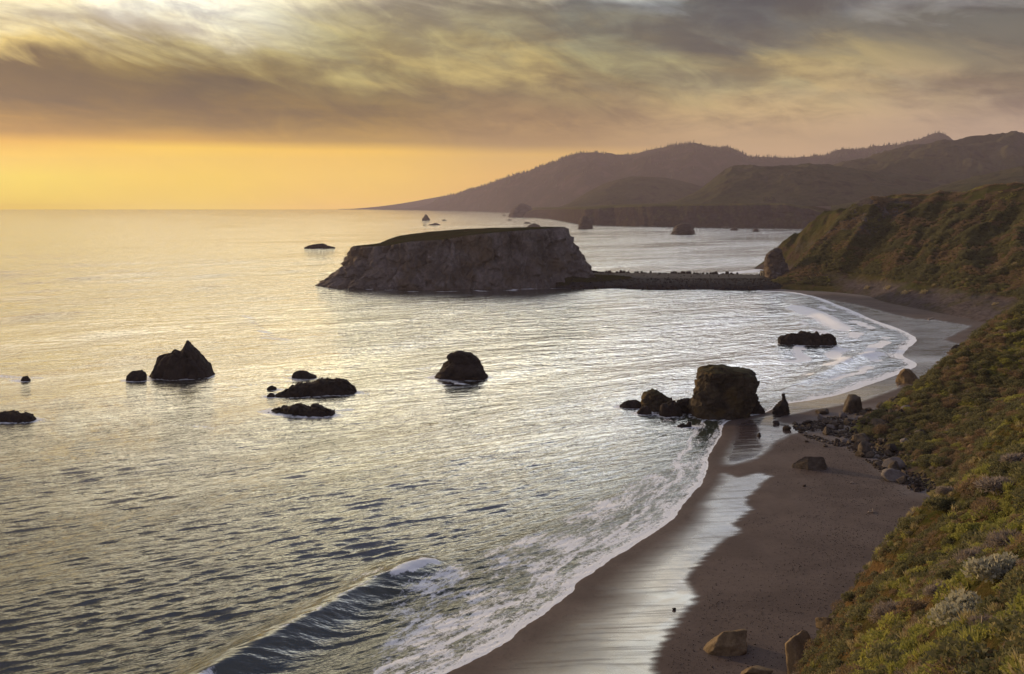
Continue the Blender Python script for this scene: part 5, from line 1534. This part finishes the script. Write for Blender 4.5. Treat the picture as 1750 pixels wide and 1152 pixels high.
# wooden stake and driftwood ----------------------------------------------------
def log_mesh(name, L_, r, mat, seed, parent=None, bend=.1):
    rg = np.random.default_rng(seed)
    n, k = 9, 7
    t = np.linspace(0, 1, n)
    V = []
    for i, tt in enumerate(t):
        c = np.array([(tt - .5) * L_, bend * L_ * math.sin(tt * 2.6 + seed), 0.04 * L_ * math.sin(tt * 4 + seed)])
        rr = r * (1 - .55 * tt) * rg.uniform(.85, 1.15)
        if i in (0, n - 1): rr *= .6
        for j in range(k):
            a = 2 * math.pi * j / k
            V.append(c + np.array([0, math.cos(a), math.sin(a)]) * rr)
    F = grid_faces(n, k, wrap=True)
    tri = np.vstack([F[:, [0, 1, 2]], F[:, [0, 2, 3]], [[0, j + 1, j] for j in range(1, k - 1)], [[(n - 1) * k, (n - 1) * k + j, (n - 1) * k + j + 1] for j in range(1, k - 1)]])
    return mesh_obj(name, np.array(V), tri, mat, parent=parent)

def driftwood(px, py, w, label, seed, branch=True, rz=0.2):
    p = at_beach(px, py)
    L_ = w / FOC * p[1]
    root = empty('driftwood', tuple(p + (0, 0, .06 * L_)), label, 'driftwood')
    root.rotation_euler = (0, 0, rz)
    log_mesh('trunk', L_, .07 * L_, M_WOOD, seed, root)
    if branch:
        for s in (-1, 1):
            b = log_mesh('branch', .5 * L_, .035 * L_, M_WOOD, seed + s, root)
            b.location = (.1 * L_ * s, .05 * L_ * s, .12 * L_); b.rotation_euler = (0, -.6 * s, 1.0 * s)
    return root
driftwood(1491, 876, 18, 'branched piece of pale driftwood on the dry sand', 1, True, .5)
driftwood(1555, 836, 14, 'white forked driftwood beside the bluff crest', 2, True, 1.2)
driftwood(1636, 524, 12, 'white log on the far sand below the headland', 3, False, .1)
driftwood(1662, 541, 14, 'white slanting log on the far sand near the hillside', 4, False, -.5)
driftwood(1592, 546, 20, 'brown log lying on the far sand', 5, False, .4)
driftwood(1610, 522, 12, 'dark stump with roots on the far sand under the headland', 6, True, .4)
driftwood(1456, 826, 9, 'little yellowish stick on the dry sand', 7, True, .4)
p = on_surf(bluff_z, 1676, 1086, 12, 140)
st = log_mesh('wooden_stake', 36 / FOC * p[1], .018 * p[1] / 15, M_WOOD, 9, None, .02)
st.location = tuple(p + (0, 0, 14 / FOC * p[1])); st.rotation_euler = (0, -R(80), .4)
tag(st, 'pale weathered stake standing among shrubs on the foreground bluff', 'stake')

# pebbles on the upper beach -------------------------------------------------------
def pebbles():
    pm = boulder_mesh('pebble', 200, M_SEA_ROCK, 1); COL.objects.unlink(pm)
    pm2 = boulder_mesh('pebble', 201, M_BOULDER, 1); COL.objects.unlink(pm2)
    x, y = spread(20, 120, 95, 250, 110000)
    sd = shore_sd(x, y)
    f = fbm(xy0(x, y, 0.06, 2.0), 4, .6) + 0.25 * sstep(sd, 12, 30)
    ok = (sd > 12) & (signed(x, y, WET_A) < -1.5) & (f + RNG.uniform(-.35, .35, len(x)) > 0.22) & (bluff_z(np.clip(x, -22, 125), np.clip(y, -14, 157)) < 3.0)
    x, y = x[ok][:16000], y[ok][:16000]
    z = beach_z(x, y)
    scatter('pebbles', np.stack([x, y, z + .01], 1), 0.05 + 0.10 * RNG.random(len(x)) ** 4, [pm, pm2])
    hx, hy = spread(hp[:, 0].min() - 4, hp[:, 0].max() + 4, hp[:, 1].min() - 4, hp[:, 1].max() + 4, 15000)
    ok = inside(hx, hy, hp) & (fbm(xy0(hx, hy, .12), 3) > -.15)
    hx, hy = hx[ok], hy[ok]
    hz = np.maximum(beach_z(hx, hy), slope_z(hx, hy))
    scatter('rubble', np.stack([hx, hy, hz + .05], 1), 0.16 + 0.50 * RNG.random(len(hx)) ** 3, [pm, pm2])
pebbles()
def bank_stones():
    pm = boulder_mesh('bank_stone', 210, M_SEA_ROCK, 1, True); COL.objects.unlink(pm)
    pm2 = boulder_mesh('bank_stone', 211, M_CAUSE, 1, True); COL.objects.unlink(pm2)
    x, y = spread(22, 222, 620, 735, 5200)
    z = np.array([cause_z(min(max(a, 9), 230), b) for a, b in zip(x, y)])
    ok = (z > 0.2) & ((y < 655) | (y > 712) | (RNG.random(len(x)) < .12))
    scatter('bank_stones', np.stack([x, y, z], 1)[ok], 0.4 + 0.7 * RNG.random(ok.sum()) ** 2, [pm, pm2])
bank_stones()

# conifers on the far ridges ---------------------------------------------------------
def conifer_mesh(name, seed):
    rg = np.random.default_rng(seed)
    V, F = [], []
    for i in range(7):
        h0 = .12 + .12 * i; r = .24 * (1 - i / 7.5); k = 7
        c = len(V)
        V.append((0, 0, h0 + .24))
        for j in range(k):
            a = 6.28 * j / k + i; rr = r * rg.uniform(.55, 1.2)
            V.append((rr * math.cos(a), rr * math.sin(a), h0 - rg.uniform(0, .06)))
        F += [(c, c + 1 + j, c + 1 + (j + 1) % k) for j in range(k)]
    return np.array(V), np.array(F)

def trunk_mesh():
    V = [(.03 * math.cos(a), .03 * math.sin(a), z) for z in (0, .3) for a in (0, 2.1, 4.2)]
    return np.array(V), np.array([(0, 1, 4), (0, 4, 3), (1, 2, 5), (1, 5, 4), (2, 0, 3), (2, 3, 5)])

def forest():
    prs = []
    for s in (1, 2):
        V, F = conifer_mesh('conifer', s)
        o = mesh_obj('conifer', V, F, M_CONIFER, smooth=False); COL.objects.unlink(o); prs.append(o)
    nr, nc, _ = L2V.shape
    pts, sc = [], []
    for _ in range(11000):
        j = RNG.integers(0, nc - 1)
        px = 640 + j / (nc - 1) * 1160
        i = int(np.clip(69 - abs(RNG.normal()) * 22, 2, 69)) if RNG.random() < .65 else 69 + RNG.integers(0, 2)
        fx, fy = RNG.random(2)
        p = L2V[i, j] * (1 - fx) + L2V[i, j + 1] * fx
        q = L2V[min(i + 1, nr - 1), j] * (1 - fx) + L2V[min(i + 1, nr - 1), j + 1] * fx
        p = p * (1 - fy) + q * fy
        den = perlin(np.array([[p[0] * .0016, p[1] * .0016, 2.0]]))[0]
        cl = perlin(np.array([[p[0] * .012, p[1] * .006, 5.0]]))[0]
        if i < 62 and den + RNG.uniform(-.3, .3) < .02:
            continue
        if i >= 62 and cl + RNG.uniform(-.5, .5) < -.15:
            continue
        if px < 740 or (px > 1620):
            continue
        pts.append(p - (0, 0, 2)); sc.append(RNG.uniform(14, 30) * (1 + .5 * max(0, cl)))
    scatter('forest', np.array(pts), np.array(sc), prs)
forest()

CV, CF = conifer_mesh('crown', 5)
crown_proto = None
def far_tree(loc, h, label, group, w=1.0):
    global crown_proto
    root = empty('tree', loc, label, 'tree', group)
    if crown_proto is None:
        c = mesh_obj('crown', CV, CF, M_CONIFER, smooth=False, parent=root)
        t = mesh_obj('trunk', *trunk_mesh(), M_BARK, smooth=False, parent=root)
        crown_proto = (c, t)
    else:
        c = crown_proto[0].copy(); COL.objects.link(c); c.parent = root
        t = crown_proto[1].copy(); COL.objects.link(t); t.parent = root
    root.scale = (h * w, h * w, h)
    root.rotation_euler = (0, 0, random.uniform(0, 6))
for px, h in [(1096, 6), (1100, 8), (1105, 10), (1108, 7)]:
    j = np.argmin(np.abs(np.linspace(640, 1800, L2V.shape[1]) - px)); q = L2V[69, j]
    far_tree(tuple(q - (0, 0, 3)), h / FOC * q[1] + 3, 'tall conifer in the small clump sticking up from the far ridge line', 'conifers of the ridge line clump')
for px, py, h in [(1305, 346, 11), (1311, 345, 10), (1318, 345, 12), (1324, 345, 10)]:
    q = atd(px, py, 2620)
    far_tree((q[0], q[1], q[2] - 2), h / FOC * 2620, 'dark tree of the left group on the far terrace below the flat-topped hill', 'trees of the left group on the far terrace', 1.6)
for px, py, h in [(1343, 345, 9), (1350, 345, 11), (1356, 345, 7)]:
    q = atd(px, py, 2620)
    far_tree((q[0], q[1], q[2] - 2), h / FOC * 2620, 'dark tree of the right group on the far terrace below the flat-topped hill', 'trees of the right group on the far terrace', 1.6)

# small hut catching the sun at the end of the causeway --------------------------------
def hut():
    q = np.array([atd(1303, 470, 690)[0], 690, 0]); q[2] = cause_z(q[0], q[1])
    root = empty('hut', tuple(q), 'tiny sunlit pale hut at the foot of the rock tower on the causeway', 'hut')
    m = plain_mat('pale painted boards', (0.75, 0.62, 0.38, 1), .5)
    def bx(nm, x0, x1, y0, y1, z0, z1, mat):
        V = np.array([(a, b, c) for c in (z0, z1) for b in (y0, y1) for a in (x0, x1)])
        F = np.array([(0, 2, 3, 1), (4, 5, 7, 6), (0, 1, 5, 4), (2, 6, 7, 3), (0, 4, 6, 2), (1, 3, 7, 5)])
        return mesh_obj(nm, V, F, mat, smooth=False, parent=root)
    bx('wall', -1.2, 1.2, -1.4, 1.4, 0, 3.6, m)
    bx('roof', -1.5, 1.5, -1.7, 1.7, 3.6, 3.85, M_BARK)
    bx('door', -.5, .5, -1.44, -1.41, 0, 2.1, M_BARK)
    root.rotation_euler = (0, 0, -.7)
hut()

# ================================================================== haze
def haze():
    m = bpy.data.materials.new('sea haze')
    m.use_nodes = True
    t = NT(m.node_tree)
    v = t.n('ShaderNodeVolumePrincipled')
    v.inputs['Color'].default_value = (0.63, 0.53, 0.60, 1)
    v.inputs['Density'].default_value = HAZE_D
    v.inputs['Anisotropy'].default_value = 0.15
    o = t.n('ShaderNodeOutputMaterial')
    t.t.links.new(v.outputs[0], o.inputs['Volume'])
    x0, x1, y0, y1, z0, z1 = -9500, 9500, -400, 12700, -30, 715
    V = np.array([(a, b, c) for c in (z0, z1) for b in (y0, y1) for a in (x0, x1)])
    F = np.array([(0, 2, 3, 1), (4, 5, 7, 6), (0, 1, 5, 4), (2, 6, 7, 3), (0, 4, 6, 2), (1, 3, 7, 5)])
    tag(mesh_obj('haze', V, F, m, smooth=False), kind='stuff')
haze()
